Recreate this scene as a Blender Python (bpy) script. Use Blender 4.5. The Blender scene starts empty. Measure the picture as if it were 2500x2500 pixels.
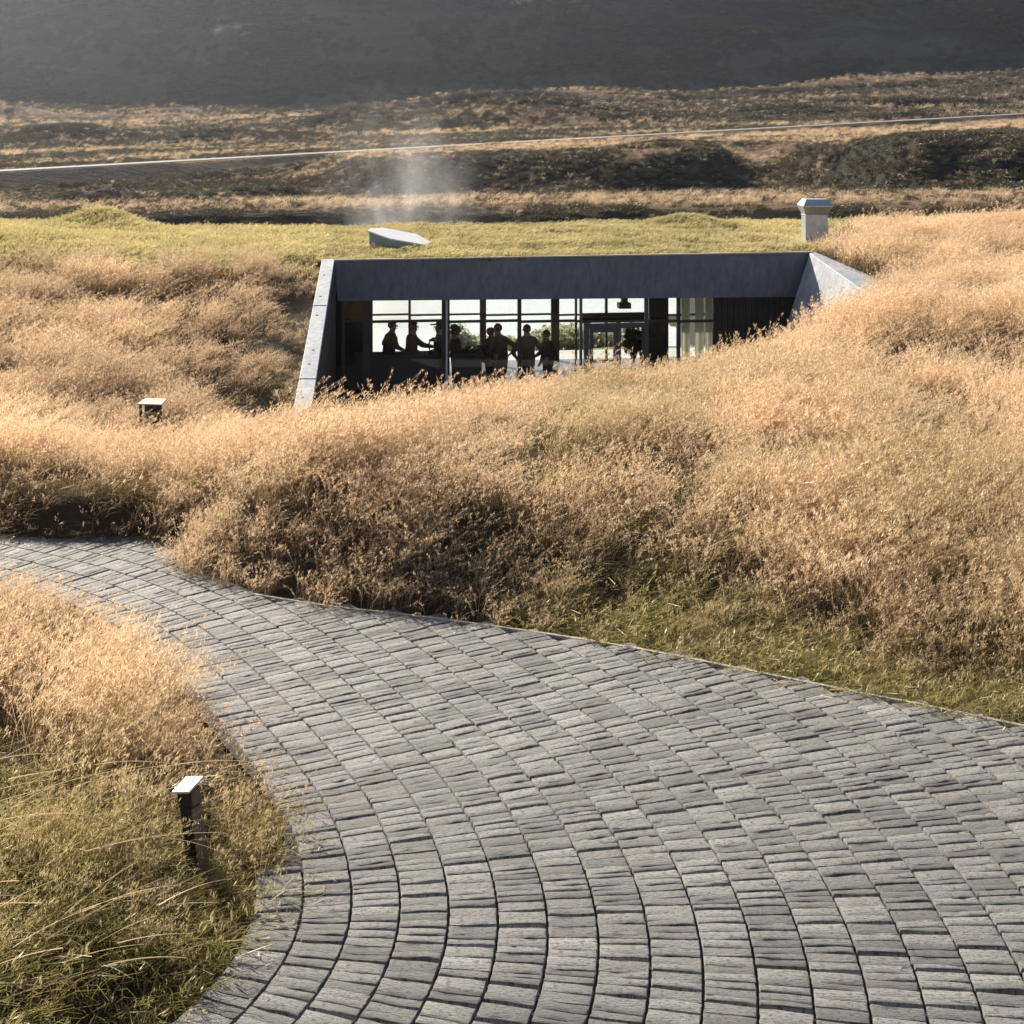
import bpy, bmesh, math, random
import numpy as np
from mathutils import Vector, Matrix
R = math.radians
rng = np.random.default_rng(7)
random.seed(7)
scene = bpy.context.scene
COL = scene.collection

# ------------------------------------------------------------------ camera, sky, sun, exposure
F, HZ, ZC = 3470.0, 300.0, 6.0            # focal length and horizon in photo pixels, eye height
cam = bpy.data.cameras.new('camera'); camo = bpy.data.objects.new('camera', cam); COL.objects.link(camo)
cam.lens = 36 * F / 2500; cam.sensor_width = 36; cam.shift_y = -(1250 - HZ) / 2500
cam.clip_start = 0.1; cam.clip_end = 6000
camo.location = (0, 0, ZC); camo.rotation_euler = (R(90), 0, 0)
scene.camera = camo

SUN_EL, SUN_AZ = 33.0, -37.0               # azimuth from +Y, negative = to the left
world = bpy.data.worlds.new('World'); scene.world = world; world.use_nodes = True
wn = world.node_tree.nodes; wl = world.node_tree.links
bg = wn['Background']; sky = wn.new('ShaderNodeTexSky'); sky.sky_type = 'NISHITA'
sky.sun_disc = False; sky.sun_elevation = R(SUN_EL); sky.sun_rotation = R(SUN_AZ)
sky.air_density = 1.0; sky.dust_density = 1.2
wl.new(sky.outputs[0], bg.inputs[0]); bg.inputs[1].default_value = 0.058
sl = bpy.data.lights.new('sun', 'SUN'); so = bpy.data.objects.new('sun', sl); COL.objects.link(so)
sl.energy = 5.0; sl.angle = R(0.5); sl.color = (1.0, 0.89, 0.75)
sdir = Vector((math.sin(R(SUN_AZ)) * math.cos(R(SUN_EL)), math.cos(R(SUN_AZ)) * math.cos(R(SUN_EL)), math.sin(R(SUN_EL))))
so.rotation_euler = sdir.to_track_quat('Z', 'Y').to_euler(); so.location = (-20, 20, 30)
vs = scene.view_settings; vs.view_transform = 'Standard'; vs.look = 'None'; vs.gamma = 1; vs.use_curve_mapping = False
vs.exposure = 1.02
cy = scene.cycles
cy.max_bounces = 10; cy.transparent_max_bounces = 24; cy.volume_bounces = 0
cy.volume_step_rate = 1.0; cy.volume_max_steps = 256; cy.sample_clamp_indirect = 4

# ------------------------------------------------------------------ helpers
def P(x, y, D):
    return ((x - 1250) / F * D, D, ZC - (y - HZ) / F * D)

def tag(o, label=None, cat=None, group=None, kind=None):
    if label: o['label'] = label
    if cat: o['category'] = cat
    if group: o['group'] = group
    if kind: o['kind'] = kind
    return o

def link(name, me, mats=None, parent=None):
    o = bpy.data.objects.new(name, me); COL.objects.link(o)
    if mats is not None:
        for m in (mats if isinstance(mats, (list, tuple)) else [mats]): me.materials.append(m)
    if parent: o.parent = parent
    return o

def empty(name, loc=(0, 0, 0), rz=0):
    o = bpy.data.objects.new(name, None); COL.objects.link(o); o.location = loc; o.rotation_euler = (0, 0, rz)
    o.empty_display_size = 0.2
    return o

def fast_mesh(name, V, Fq, smooth=False):
    """V (n,3), Fq list of arrays each (m,k)"""
    me = bpy.data.meshes.new(name)
    V = np.asarray(V, dtype=np.float32)
    arrs = Fq if isinstance(Fq, list) else [Fq]
    arrs = [np.asarray(a, dtype=np.int32) for a in arrs if len(a)]
    loops = np.concatenate([a.ravel() for a in arrs])
    sizes = np.concatenate([np.full(len(a), a.shape[1], dtype=np.int32) for a in arrs])
    starts = np.concatenate([[0], np.cumsum(sizes)[:-1]]).astype(np.int32)
    me.vertices.add(len(V)); me.vertices.foreach_set('co', V.ravel())
    me.loops.add(len(loops)); me.loops.foreach_set('vertex_index', loops)
    me.polygons.add(len(sizes)); me.polygons.foreach_set('loop_start', starts)
    me.polygons.foreach_set('loop_total', sizes)
    if smooth: me.polygons.foreach_set('use_smooth', np.ones(len(sizes), dtype=bool))
    me.update(calc_edges=True); me.validate()
    return me

def attr(me, name, vals):
    a = me.attributes.new(name, 'FLOAT', 'POINT'); a.data.foreach_set('value', np.asarray(vals, dtype=np.float32))

class MB:
    """collects simple solids into one mesh"""
    def __init__(s): s.v = []; s.f = []
    def solid(s, vs_, fs): 
        n = len(s.v); s.v += [tuple(p) for p in vs_]; s.f += [tuple(i + n for i in f) for f in fs]; return s
    def box(s, x0, x1, y0, y1, z0, z1, T=None):
        p = [(x0,y0,z0),(x1,y0,z0),(x1,y1,z0),(x0,y1,z0),(x0,y0,z1),(x1,y0,z1),(x1,y1,z1),(x0,y1,z1)]
        if T: p = [T(*q) for q in p]
        return s.solid(p, [(3,2,1,0),(4,5,6,7),(0,1,5,4),(1,2,6,5),(2,3,7,6),(3,0,4,7)])
    def hexa(s, b, t):
        """bottom quad b, top quad t (counter-clockwise)"""
        n = len(b); p = list(b) + list(t)
        fs = [tuple(range(n - 1, -1, -1)), tuple(range(n, 2 * n))] + [(i, (i + 1) % n, (i + 1) % n + n, i + n) for i in range(n)]
        return s.solid(p, fs)
    def tube(s, a, b, r0, r1, k=8):
        a = Vector(a); b = Vector(b); d = (b - a).normalized()
        u = d.orthogonal().normalized(); w = d.cross(u)
        ra = [a + r0 * (math.cos(2*math.pi*i/k) * u + math.sin(2*math.pi*i/k) * w) for i in range(k)]
        rb = [b + r1 * (math.cos(2*math.pi*i/k) * u + math.sin(2*math.pi*i/k) * w) for i in range(k)]
        return s.hexa(ra, rb)
    def mesh(s, name):
        me = bpy.data.meshes.new(name); me.from_pydata(s.v, [], s.f); me.update(); return me
    def build(s, name, mat, parent=None, bevel=0):
        me = s.mesh(name)
        if bevel:
            bm = bmesh.new(); bm.from_mesh(me)
            bmesh.ops.bevel(bm, geom=bm.edges[:], offset=bevel, segments=1, affect='EDGES')
            bm.to_mesh(me); bm.free()
        return link(name, me, mat, parent)

def hash2(ix, iy, s):
    h = (ix.astype(np.int64) * 374761393 + iy.astype(np.int64) * 668265263 + s * 982451653) & 0x7fffffff
    h = ((h ^ (h >> 13)) * 1274126177) & 0x7fffffff
    return ((h ^ (h >> 16)) & 0xffff) / 65535.0
def vnoise(x, y, s=0):
    x = np.asarray(x, float); y = np.asarray(y, float)
    ix = np.floor(x); iy = np.floor(y); fx = x - ix; fy = y - iy
    fx = fx*fx*fx*(fx*(fx*6-15)+10); fy = fy*fy*fy*(fy*(fy*6-15)+10)
    a = hash2(ix, iy, s); b = hash2(ix+1, iy, s); c = hash2(ix, iy+1, s); d = hash2(ix+1, iy+1, s)
    return (a + (b-a)*fx) * (1-fy) + (c + (d-c)*fx) * fy
def fbm(x, y, o=4, s=0, g=0.5):
    t = 0; a = 1; n = 0
    for i in range(o):
        t = t + a * vnoise(x * 2**i + 17.3*i, y * 2**i - 9.1*i, s + i); n += a; a *= g
    return t / n                           # 0..1
def sstep(a, b, x):
    t = np.clip((x - a) / (b - a), 0, 1); return t*t*(3 - 2*t)

def seg_dist(px, py, poly, closed=True):
    d = np.full(px.shape, 1e9); n = len(poly)
    for i in range(n if closed else n - 1):
        ax, ay = poly[i]; bx, by = poly[(i + 1) % n]
        vx, vy = bx-ax, by-ay; L = vx*vx + vy*vy + 1e-12
        t = np.clip(((px-ax)*vx + (py-ay)*vy) / L, 0, 1)
        d = np.minimum(d, np.hypot(px-ax-t*vx, py-ay-t*vy))
    return d
def inside(px, py, poly):
    c = np.zeros(px.shape, bool); n = len(poly)
    for i in range(n):
        ax, ay = poly[i]; bx, by = poly[(i + 1) % n]
        if ay == by: continue
        k = ((ay > py) != (by > py)) & (px < (bx-ax) * (py-ay) / (by-ay) + ax)
        c ^= k
    return c
def chaikin(pts, n=2):
    p = [tuple(q) for q in pts]
    for _ in range(n):
        q = [p[0]]
        for a, b in zip(p[:-1], p[1:]):
            q += [(a[0]*.75+b[0]*.25, a[1]*.75+b[1]*.25), (a[0]*.25+b[0]*.75, a[1]*.25+b[1]*.75)]
        p = q + [p[-1]]
    return p

# ------------------------------------------------------------------ materials
class Mat:
    def __init__(s, name):
        s.m = bpy.data.materials.new(name); s.m.use_nodes = True
        s.N = s.m.node_tree.nodes; s.L = s.m.node_tree.links; s.N.clear()
        s.out = s.N.new('ShaderNodeOutputMaterial')
    def n(s, t, **kw):
        o = s.N.new(t)
        for k, v in kw.items():
            if k.startswith('i_'):
                key = k[2:]; key = int(key) if key.isdigit() else key.replace('_', ' ')
                o.inputs[key].default_value = v
            else: setattr(o, k, v)
        return o
    def l(s, a, b): s.L.new(a, b)
    def coord(s, kind='Object', scale=(1, 1, 1)):
        if kind == 'World': c = s.n('ShaderNodeNewGeometry').outputs['Position']
        else: c = s.n('ShaderNodeTexCoord').outputs[kind]
        mp = s.n('ShaderNodeMapping'); mp.inputs['Scale'].default_value = scale; s.l(c, mp.inputs[0]); return mp.outputs[0]
    def noise(s, vec, scale, detail=4, rough=0.55):
        t = s.n('ShaderNodeTexNoise'); t.inputs['Scale'].default_value = scale; t.inputs['Detail'].default_value = detail
        t.inputs['Roughness'].default_value = rough; s.l(vec, t.inputs['Vector']); return t.outputs['Fac']
    def ramp(s, fac, stops):
        r = s.n('ShaderNodeValToRGB'); e = r.color_ramp.elements
        while len(e) < len(stops): e.new(0.5)
        for el, (p, c) in zip(e, stops): el.position = p; el.color = tuple(c) + (1,) if len(c) == 3 else c
        s.l(fac, r.inputs[0]); return r.outputs[0]
    def mix(s, fac, a, b, mode='MIX'):
        m = s.n('ShaderNodeMix', data_type='RGBA', blend_type=mode)
        for sock, v in ((m.inputs[0], fac), (m.inputs[6], a), (m.inputs[7], b)):
            if isinstance(v, (int, float)): sock.default_value = v
            elif isinstance(v, tuple): sock.default_value = v + (1,) if len(v) == 3 else v
            else: s.l(v, sock)
        return m.outputs[2]
    def math(s, op, a, b=None):
        m = s.n('ShaderNodeMath', operation=op)
        for i, v in enumerate((a, b)):
            if v is None: continue
            if isinstance(v, (int, float)): m.inputs[i].default_value = v
            else: s.l(v, m.inputs[i])
        return m.outputs[0]
    def bump(s, h, dist, strength=1.0):
        b = s.n('ShaderNodeBump'); b.inputs['Strength'].default_value = strength; b.inputs['Distance'].default_value = dist
        s.l(h, b.inputs['Height']); return b.outputs[0]
    def principled(s, col, rough=0.6, metal=0.0, normal=None, spec=0.5):
        p = s.n('ShaderNodeBsdfPrincipled')
        for sock, v in ((p.inputs['Base Color'], col), (p.inputs['Roughness'], rough)):
            if isinstance(v, (int, float)): sock.default_value = v
            elif isinstance(v, tuple): sock.default_value = v + (1,)
            else: s.l(v, sock)
        p.inputs['Metallic'].default_value = metal; p.inputs['Specular IOR Level'].default_value = spec
        if normal: s.l(normal, p.inputs['Normal'])
        s.l(p.outputs[0], s.out.inputs[0]); return p

def mat_noisy(name, c1, c2, scale=3, rough=.7, bump=.004, bscale=40, metal=0, kind='Object', spec=.5, stretch=(1,1,1)):
    m = Mat(name); v = m.coord(kind, stretch)
    col = m.ramp(m.noise(v, scale, 6, .6), [(.3, c1), (.7, c2)])
    nb = m.bump(m.noise(v, bscale, 4), bump) if bump else None
    m.principled(col, rough, metal, nb, spec); return m.m

def mat_concrete(name='board_formed_concrete', g=1.0):
    m = Mat(name); v = m.coord('World')
    a = m.noise(v, 1.3, 7, .62); b = m.noise(v, 9, 5, .6)
    vz = m.coord('World', (9, 9, .5)); st = m.noise(vz, 1.0, 4, .6)
    col = m.ramp(a, [(.25, (.20, .205, .215)), (.55, (.30, .305, .315)), (.8, (.38, .38, .38))])
    col = m.mix(m.math('MULTIPLY', b, .5), col, (.24, .25, .265))
    col = m.mix(m.ramp(st, [(.42, (0, 0, 0)), (.72, (.8, .8, .8))]), col, (.15, .155, .165))
    col = m.mix(1.0, col, (g*(.96 if g > 1 else .86), g*1.02, g*(1.05 if g > 1 else 1.26)), 'MULTIPLY')  # g above one: brightened lit copy; below: bluish shaded copy
    m.principled(col, .62, 0, m.bump(m.noise(v, 26, 6, .6), .006)); return m.m

def mat_grass(name, cols, transl=0.45, green=(.15, .145, .04), patch=.5):
    m = Mat(name); v = m.coord('World')
    at = m.n('ShaderNodeAttribute', attribute_type='INSTANCER', attribute_name='green')
    oi = m.n('ShaderNodeObjectInfo')
    n1 = m.noise(v, patch, 3, .5)
    f = m.math('ADD', m.math('MULTIPLY', n1, .75), m.math('MULTIPLY', oi.outputs['Random'], .3))
    col = m.ramp(f, [(.3, cols[0]), (.5, cols[1]), (.68, cols[2])])
    ru = m.n('ShaderNodeAttribute', attribute_type='INSTANCER', attribute_name='rust_or_shade')
    col = m.mix(ru.outputs['Fac'], col, (.27, .165, .085))  # brown tint; puts the left slope's shade into the grass colour
    head = m.n('ShaderNodeAttribute', attribute_type='GEOMETRY', attribute_name='head')
    col = m.mix(head.outputs['Fac'], col, m.mix(.55, col, cols[3]))
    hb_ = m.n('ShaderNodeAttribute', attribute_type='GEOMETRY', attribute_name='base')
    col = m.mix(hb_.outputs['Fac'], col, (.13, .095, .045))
    gcol = m.mix(m.noise(v, 6, 2), green, tuple(min(1, g * 2.1) for g in green))
    col = m.mix(at.outputs['Fac'], col, gcol)
    d = m.n('ShaderNodeBsdfDiffuse'); t = m.n('ShaderNodeBsdfTranslucent'); mx = m.n('ShaderNodeMixShader')
    m.l(col, d.inputs[0]); m.l(col, t.inputs[0]); mx.inputs[0].default_value = transl
    m.l(d.outputs[0], mx.inputs[1]); m.l(t.outputs[0], mx.inputs[2])
    g = m.n('ShaderNodeBsdfGlossy'); g.inputs['Roughness'].default_value = .45; g.inputs[0].default_value = (1, .95, .85, 1)
    m2 = m.n('ShaderNodeMixShader'); m2.inputs[0].default_value = .06
    m.l(mx.outputs[0], m2.inputs[1]); m.l(g.outputs[0], m2.inputs[2]); m.l(m2.outputs[0], m.out.inputs[0]); return m.m

def mat_soil():
    m = Mat('thatch_soil'); v = m.coord('World')
    a = m.noise(v, .9, 4, .6)
    col = m.ramp(a, [(.3, (.03, .026, .013)), (.55, (.06, .043, .022)), (.75, (.09, .064, .034))])
    m.principled(col, .9, 0, m.bump(m.noise(v, 18, 6, .7), .05), .2); return m.m

def mat_paver():
    m = Mat('rough_paving_stone')
    at = m.n('ShaderNodeAttribute', attribute_name='tone')
    uv = m.n('ShaderNodeUVMap').outputs[0]
    def mp(sc):
        k = m.n('ShaderNodeMapping'); k.inputs['Scale'].default_value = sc; m.l(uv, k.inputs[0]); return k.outputs[0]
    w = m.coord('World')
    big = m.noise(w, .55, 4, .55); mid = m.noise(w, 3.1, 4, .6)
    grain = m.noise(mp((26, 78, 1)), 1.0, 7, .74); pit = m.noise(mp((60, 130, 1)), 1.0, 3, .6)
    col = m.ramp(m.math('ADD', m.math('MULTIPLY', big, .5), m.math('MULTIPLY', at.outputs['Fac'], .5)),
                 [(.3, (.215, .215, .205)), (.5, (.325, .323, .31)), (.74, (.46, .455, .435))])
    col = m.mix(m.ramp(grain, [(.41, (.95, .95, .95)), (.48, (0, 0, 0))]), col, (.07, .068, .064))
    col = m.mix(m.ramp(mid, [(.5, (0, 0, 0)), (.8, (.6, .6, .6))]), col, (.20, .185, .165))
    spk = m.noise(mp((190, 190, 1)), 1.0, 3, .7)
    col = m.mix(m.ramp(spk, [(.40, (.5, .5, .5)), (.52, (0, 0, 0))]), col, (.12, .12, .118))
    col = m.mix(m.ramp(spk, [(.56, (0, 0, 0)), (.72, (.5, .5, .5))]), col, (.55, .545, .53))
    h = m.math('ADD', grain, m.math('MULTIPLY', pit, .35))
    m.principled(col, .62, 0, m.bump(h, .035), .5); return m.m

def mat_glass():
    m = Mat('window_glass')
    t = m.n('ShaderNodeBsdfTransparent'); t.inputs[0].default_value = (.975, .985, .98, 1)
    g = m.n('ShaderNodeBsdfGlossy'); g.inputs['Roughness'].default_value = .02
    fr = m.n('ShaderNodeFresnel'); fr.inputs[0].default_value = 1.28
    mx = m.n('ShaderNodeMixShader'); m.l(fr.outputs[0], mx.inputs[0]); m.l(t.outputs[0], mx.inputs[1]); m.l(g.outputs[0], mx.inputs[2])
    m.l(mx.outputs[0], m.out.inputs[0]); return m.m

def mat_water():
    m = Mat('lake_water'); v = m.coord('World', (1, 2.2, 1))
    m.principled((.78, .83, .82), .25, 0, m.bump(m.noise(v, 1.6, 5, .6), .12), .35); return m.m

def mat_moor(name='moor_heath_and_dry_grass', rocky=False):
    m = Mat(name); v = m.coord('World', (1, 1, 1)); vs2 = m.coord('World', (.35, 1, 1))
    n1 = m.noise(vs2, .06, 6, .6); n2 = m.noise(vs2, .9, 6, .7); n3 = m.noise(v, 4, 4, .7)
    at = m.n('ShaderNodeAttribute', attribute_name='heath')
    f = m.math('ADD', m.math('MULTIPLY', n1, .5), m.math('MULTIPLY', n2, .5))
    tan = m.ramp(f, [(.3, (.13, .09, .05)), (.5, (.24, .165, .10)), (.7, (.36, .26, .165))])
    dark = m.ramp(n2, [(.35, (.015, .017, .017)), (.6, (.034, .036, .034)), (.8, (.062, .060, .052))])
    if rocky:
        tan = m.ramp(f, [(.3, (.12, .112, .095)), (.5, (.17, .157, .13)), (.7, (.22, .20, .165))])
        dark = m.ramp(m.math('ADD', m.math('MULTIPLY', n2, .5), m.math('MULTIPLY', n1, .5)), [(.36, (.022, .026, .03)), (.5, (.05, .056, .062)), (.62, (.10, .105, .11))])
    col = m.mix(at.outputs['Fac'], tan, dark)
    m.principled(col, .9, 0, m.bump(m.math('ADD', n3, m.math('MULTIPLY', n2, 4.0)), .7), .15); return m.m

def simple(name, c, rough=.6, metal=0, spec=.5):
    m = Mat(name); v = m.coord('Object'); n_ = m.noise(v, 7, 4)
    col = m.mix(m.math('MULTIPLY', n_, .5), c, tuple(x * .6 for x in c))
    m.principled(col, rough, metal, None, spec); return m.m

M = dict(
    concrete=mat_concrete(g=1.5), fascia=mat_concrete('shade_toned_concrete', .6), soil=mat_soil(), paver=mat_paver(), glass=mat_glass(), water=mat_water(), moor=mat_moor(), scree=mat_moor('mountain_scree', True),  # same concrete: wing walls carry their brightness, fascia its blue shade, as colour
    pavebed=mat_noisy('dark_joint_sand', (.03, .028, .026), (.07, .065, .06), 30, .95, .004, 90, kind='World'),
    frame=simple('dark_aluminium_frame', (.018, .021, .024), .5, .1),
    frame_blue=simple('slate_door_frame', (.06, .075, .09), .45, .2),
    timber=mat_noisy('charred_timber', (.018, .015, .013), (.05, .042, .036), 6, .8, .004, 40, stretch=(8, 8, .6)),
    galv=mat_noisy('galvanised_sheet', (.42, .45, .48), (.56, .58, .60), 5, .42, .0008, 30, metal=.55),
    lid=mat_noisy('white_sheet_lid', (.70, .70, .69), (.80, .80, .79), 4, .4, .0006, 30),
    hatchbody=mat_noisy('blue_grey_sheet', (.24, .28, .31), (.33, .37, .39), 3, .5, .001, 30),
    floor=mat_noisy('polished_screed', (.22, .225, .22), (.30, .305, .30), 2, .14, .0006, 20, kind='World'),
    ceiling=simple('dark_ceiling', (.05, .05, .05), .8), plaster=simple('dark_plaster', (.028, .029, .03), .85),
    deck=mat_noisy('pale_concrete_deck', (.55, .54, .52), (.68, .67, .65), 2, .4, .002, 30, kind='World'),
    steel=simple('weathered_steel_edge', (.48, .43, .35), .6, .1),
    bollard=simple('black_bollard_paint', (.02, .02, .022), .5), rust_or_shade=mat_noisy('rusted_steel', (.16, .085, .055), (.26, .15, .10), 14, .8, .002, 60),
    bollardlid=mat_noisy('pale_metal_lid', (.62, .62, .62), (.74, .74, .74), 6, .35, .0008, 40, metal=.2),
    road=mat_noisy('pale_gravel_road', (.17, .165, .155), (.25, .24, .22), 1.5, .8, .02, 8, kind='World'),
    rock=mat_noisy('dark_basalt', (.018, .018, .018), (.05, .048, .045), 1.2, .9, .12, 3, kind='World'),
    tan=mat_grass('dry_meadow_grass', [(.42, .275, .135), (.63, .43, .235), (.77, .57, .36), (.92, .73, .50)], .56),
    turf=mat_grass('yellow_green_turf', [(.34, .32, .08), (.54, .47, .14), (.68, .57, .24), (.78, .66, .36)], .45, patch=.7),
    heather=mat_grass('dark_heather', [(.022, .022, .016), (.045, .040, .027), (.085, .066, .042), (.09, .07, .05)], .25, green=(.03, .036, .014), patch=.12),
    straw=mat_grass('pale_straw', [(.62, .48, .30), (.70, .56, .38), (.74, .62, .44), (.80, .70, .52)], .4),
)

# ------------------------------------------------------------------ plan of the path (metres; x right, y away)
PZ = 1.10
J0 = chaikin([(-3.6, 5.9), (-2.6, 6.45), (-1.95, 7.0), (-1.56, 7.6), (-1.34, 8.15), (-1.27, 8.7), (-1.36, 9.34), (-1.60, 10.12),
              (-2.1, 11.1), (-2.85, 12.5), (-3.7, 13.75), (-4.9, 14.9), (-7.0, 16.1), (-9.5, 17.3)], 2)
inner_edge = chaikin([(-3.9, 6.2), (-2.85, 6.7), (-2.1, 7.35), (-1.64, 8.1), (-1.50, 8.7), (-1.50, 9.2), (-1.60, 10.12),
              (-2.2, 11.1), (-2.95, 12.5), (-3.8, 13.75), (-5.0, 14.95), (-7.0, 16.15), (-9.5, 17.4)], 2)
outer_edge = chaikin([(-9.5, 18.6), (-7.0, 17.1), (-5.4, 16.55), (-4.6, 16.75), (-4.05, 16.5), (-3.93, 15.95), (-3.75, 15.5), (-3.25, 15.05), (-1.87, 14.4),
              (-1.02, 14.17), (.96, 13.4), (2.68, 12.4), (3.86, 11.75), (6.5, 10.1), (9.0, 8.2), (11.0, 6.0)], 2)
path_poly = inner_edge + outer_edge + [(11, 4.6), (-3.9, 4.6)]

# building frame: B0 front left top corner of the fascia, e along the front, n towards the back
EA = math.atan(.13); ex, ey = math.cos(EA), math.sin(EA)
B0 = (-4.12, 31.6)
def BT(u, v, z): return (B0[0] + u*ex - v*ey, B0[1] + u*ey + v*ex, z)
def bu(xpx, v):
    """u on the plane v that shows at photo column xpx"""
    k = (xpx - 1250) / F                   # X = k Y
    return (k * (B0[1] + v*ex) - B0[0] + v*ey) / (ex - k*ey)
def bz(xpx, ypx, v): 
    Y = BT(bu(xpx, v), v, 0)[1]; return ZC - (ypx - HZ) / F * Y
FL = -0.5                                  # floor level
UR = bu(1985, 0)                           # right end of the fascia
RD = 8.6                                   # roof depth
LW0, LW1 = BT(-.16, 0, 0)[:2], (-3.72, 23.9)        # left wing wall line (outer face middle)
RW0, RW1 = BT(UR + .16, 0, 0)[:2], (8.25, 30.2)
hole = [LW1, LW0, BT(-.16, 19, 0)[:2], BT(UR + .16, 19, 0)[:2], RW0, RW1, (6.4, 28.0), (1.5, 26.6), (-2.0, 25.4), (-3.4, 24.0)]

# ------------------------------------------------------------------ near ground: thin-plate surface through measured heights
ctrl = [(-8,16.9,1.45),(-6.5,17.2,1.52),(-5.3,17.45,1.52),(-4.6,17.7,1.4),(-6,19.5,1.35),(-8,20,1.45),(-4.3,19.8,1.1),(-4.0,21.8,.75),
 (-5.6,22,1.05),(-7.4,22.3,1.3),(-10,22,1.6),(-4.6,23.3,.75),(-7,24.5,1.35),(-5,25,1.05),(-7,26.5,1.6),(-10,26,1.8),(-5,27,1.5),(-7.2,29,2.05),(-10.5,29,2.3),(-5,29.2,2.05),(-4.2,25.6,1.15),(-4.35,27.6,1.68),(-4.0,23.9,.72),
 (-4.4,29.6,2.15),(-4.55,31.4,2.68),(-6,31.4,2.78),(-8,31.5,2.85),(-12,32,3.2),(-4.6,33.5,2.95),(-6,34,2.98),(-9,34.5,3.05),(-6,39.5,3.06),(-10,39,3.1),(-16,36,3.4),(-20,30,3.4),(-20,20,2.4),
 (-2.6,15.9,1.85),(-1.2,15.6,1.85),(.3,15.2,1.65),(-3.3,16.4,1.75),(-3.3,18,1.7),(-2.2,17.5,2.05),(-2.9,20,1.15),(-1,17.5,1.95),(-1.2,20.5,1.35),(.5,18,2.05),
 (-.3,21.5,1.4),(1,22,1.47),(2,22.4,1.5),(3.3,23,1.6),(4.1,23.5,1.75),(5.1,25,2.0),(6.6,27,2.2),(7.9,29,2.4),(9.3,29,2.6),(10.6,31.5,2.85),
 (1.6,14.6,1.48),(3.2,13.7,1.4),(4.7,13,1.5),(7,12,1.5),(10,10.5,1.5),(2,17.5,1.9),(4,17.5,1.95),(7,17,2.1),(10,16,2.3),(5,20.5,2.0),(7.5,22,2.4),(10,22,2.7),(9,26,2.65),(13,26,3.0),(14,18,2.6),
 (-2,23.6,.4),(1.5,25,.45),(4.2,26,.7),(6.3,28,.7),(-2.6,24.6,-.35),(-1.0,25.6,-.45),(2.2,26.7,-.45),(5.4,27.9,-.2),
 (8.6,31,2.75),(7.6,32.8,2.88),(9,34,2.95),(11.5,35,3.1),(7.8,38,3.0),(11,40,3.05),(16,36,3.35),(18,28,3.3),
 (-2.8,9,1.2),(-3.2,11,1.25),(-4.2,13,1.3),(-5.5,14.5,1.3),(-4.5,9.5,1.5),(-7,12,1.7),(-10,14,1.8),(-5,7,1.6),(-10,8,2.2),(0,1,4.0),(-6,1,4.1),(6,1,4.0),(0,4,2.2),(4,4.2,1.8),(-3,4.2,2.3),(0,-6,4.4),(12,-6,4.4),(-12,-6,4.4),
 (12,6,1.6),(18,8,1.9),(22,16,2.8)]
C = np.array(ctrl)
def U_(r2): return np.where(r2 > 0, r2 * np.log(np.maximum(r2, 1e-12)), 0)
def tps_fit(c, lam=.02):
    n = len(c); A = np.zeros((n+3, n+3)); d2 = (c[:,None,0]-c[None,:,0])**2 + (c[:,None,1]-c[None,:,1])**2
    A[:n,:n] = U_(d2) + lam*np.eye(n); A[:n,n] = 1; A[:n,n+1:] = c[:,:2]; A[n,:n] = 1; A[n+1:,:n] = c[:,:2].T
    return np.linalg.solve(A, np.concatenate([c[:,2], np.zeros(3)]))
W = tps_fit(C)
def tps(x, y):
    z = W[-3] + W[-2]*x + W[-1]*y
    for (cx, cy_, _), w in zip(ctrl, W): z = z + w * U_((x-cx)**2 + (y-cy_)**2)
    return z
def ground_z(x, y):
    x = np.asarray(x, float); y = np.asarray(y, float)
    z = np.clip(tps(x, y), -.6, 5)
    z = z + np.where(x < -4, .07, .15)*(fbm(x*.9, y*.9, 3, 5) - .5) + .10*(fbm(x*2.6, y*2.6, 3, 9) - .5)
    # behind the building everything falls to the pool deck
    back = sstep(40.2, 42.4, y - .13*x)
    z = z + .5*np.exp(-((x+11.1)/.9)**2 - ((y-38.3)/1.0)**2)
    z = z*(1-back) - .75*back
    d = seg_dist(x, y, path_poly); ins = inside(x, y, path_poly)
    w = np.where((y > 15.9) & (x < -3.9), .5, .95 + 1.3*sstep(-1.8, 1.5, x))
    k = np.where(ins, 0, np.clip(d / w, 0, 1)); k = k*k*(3-2*k)*.85 + k*.15
    return (PZ - .10)*(1-k) + z*k, np.where(ins, -d, d)

def grid_mesh(name, xs, ys, zf, keep=None, smooth=True):
    X, Y = np.meshgrid(xs, ys); Z, extra = zf(X, Y)
    nx, ny = len(xs), len(ys); idx = np.arange(nx*ny).reshape(ny, nx)
    q = np.stack([idx[:-1,:-1], idx[:-1,1:], idx[1:,1:], idx[1:,:-1]], -1).reshape(-1, 4)
    V = np.stack([X, Y, Z], -1).reshape(-1, 3)
    if keep is not None:
        cxy = V[q].mean(1); q = q[keep(cxy[:,0], cxy[:,1])]
    used = np.unique(q); remap = -np.ones(len(V), int); remap[used] = np.arange(len(used))
    return fast_mesh(name, V[used], remap[q], smooth), V[used], extra.reshape(-1)[used]

def spaced(segs):
    out = [segs[0][0]]
    for a, b, s in segs:
        n = max(1, int(round((b-a)/s))); out += list(np.linspace(a, b, n+1)[1:])
    return np.array(out)
gx = spaced([(-46,-16,2.5),(-16,-9,.4),(-9,11,.14),(11,18,.4),(18,52,2.5)])
gy = spaced([(-30,3,1.5),(3,7,.4),(7,36,.14),(36,49.8,.3)])
gme, GV, GD = grid_mesh('ground', gx, gy, ground_z, keep=lambda x, y: ~inside(x, y, hole))
ground = tag(link('ground', gme, M['soil']), 'rolling bank of soil under the dry meadow grass', kind='structure')

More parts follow.
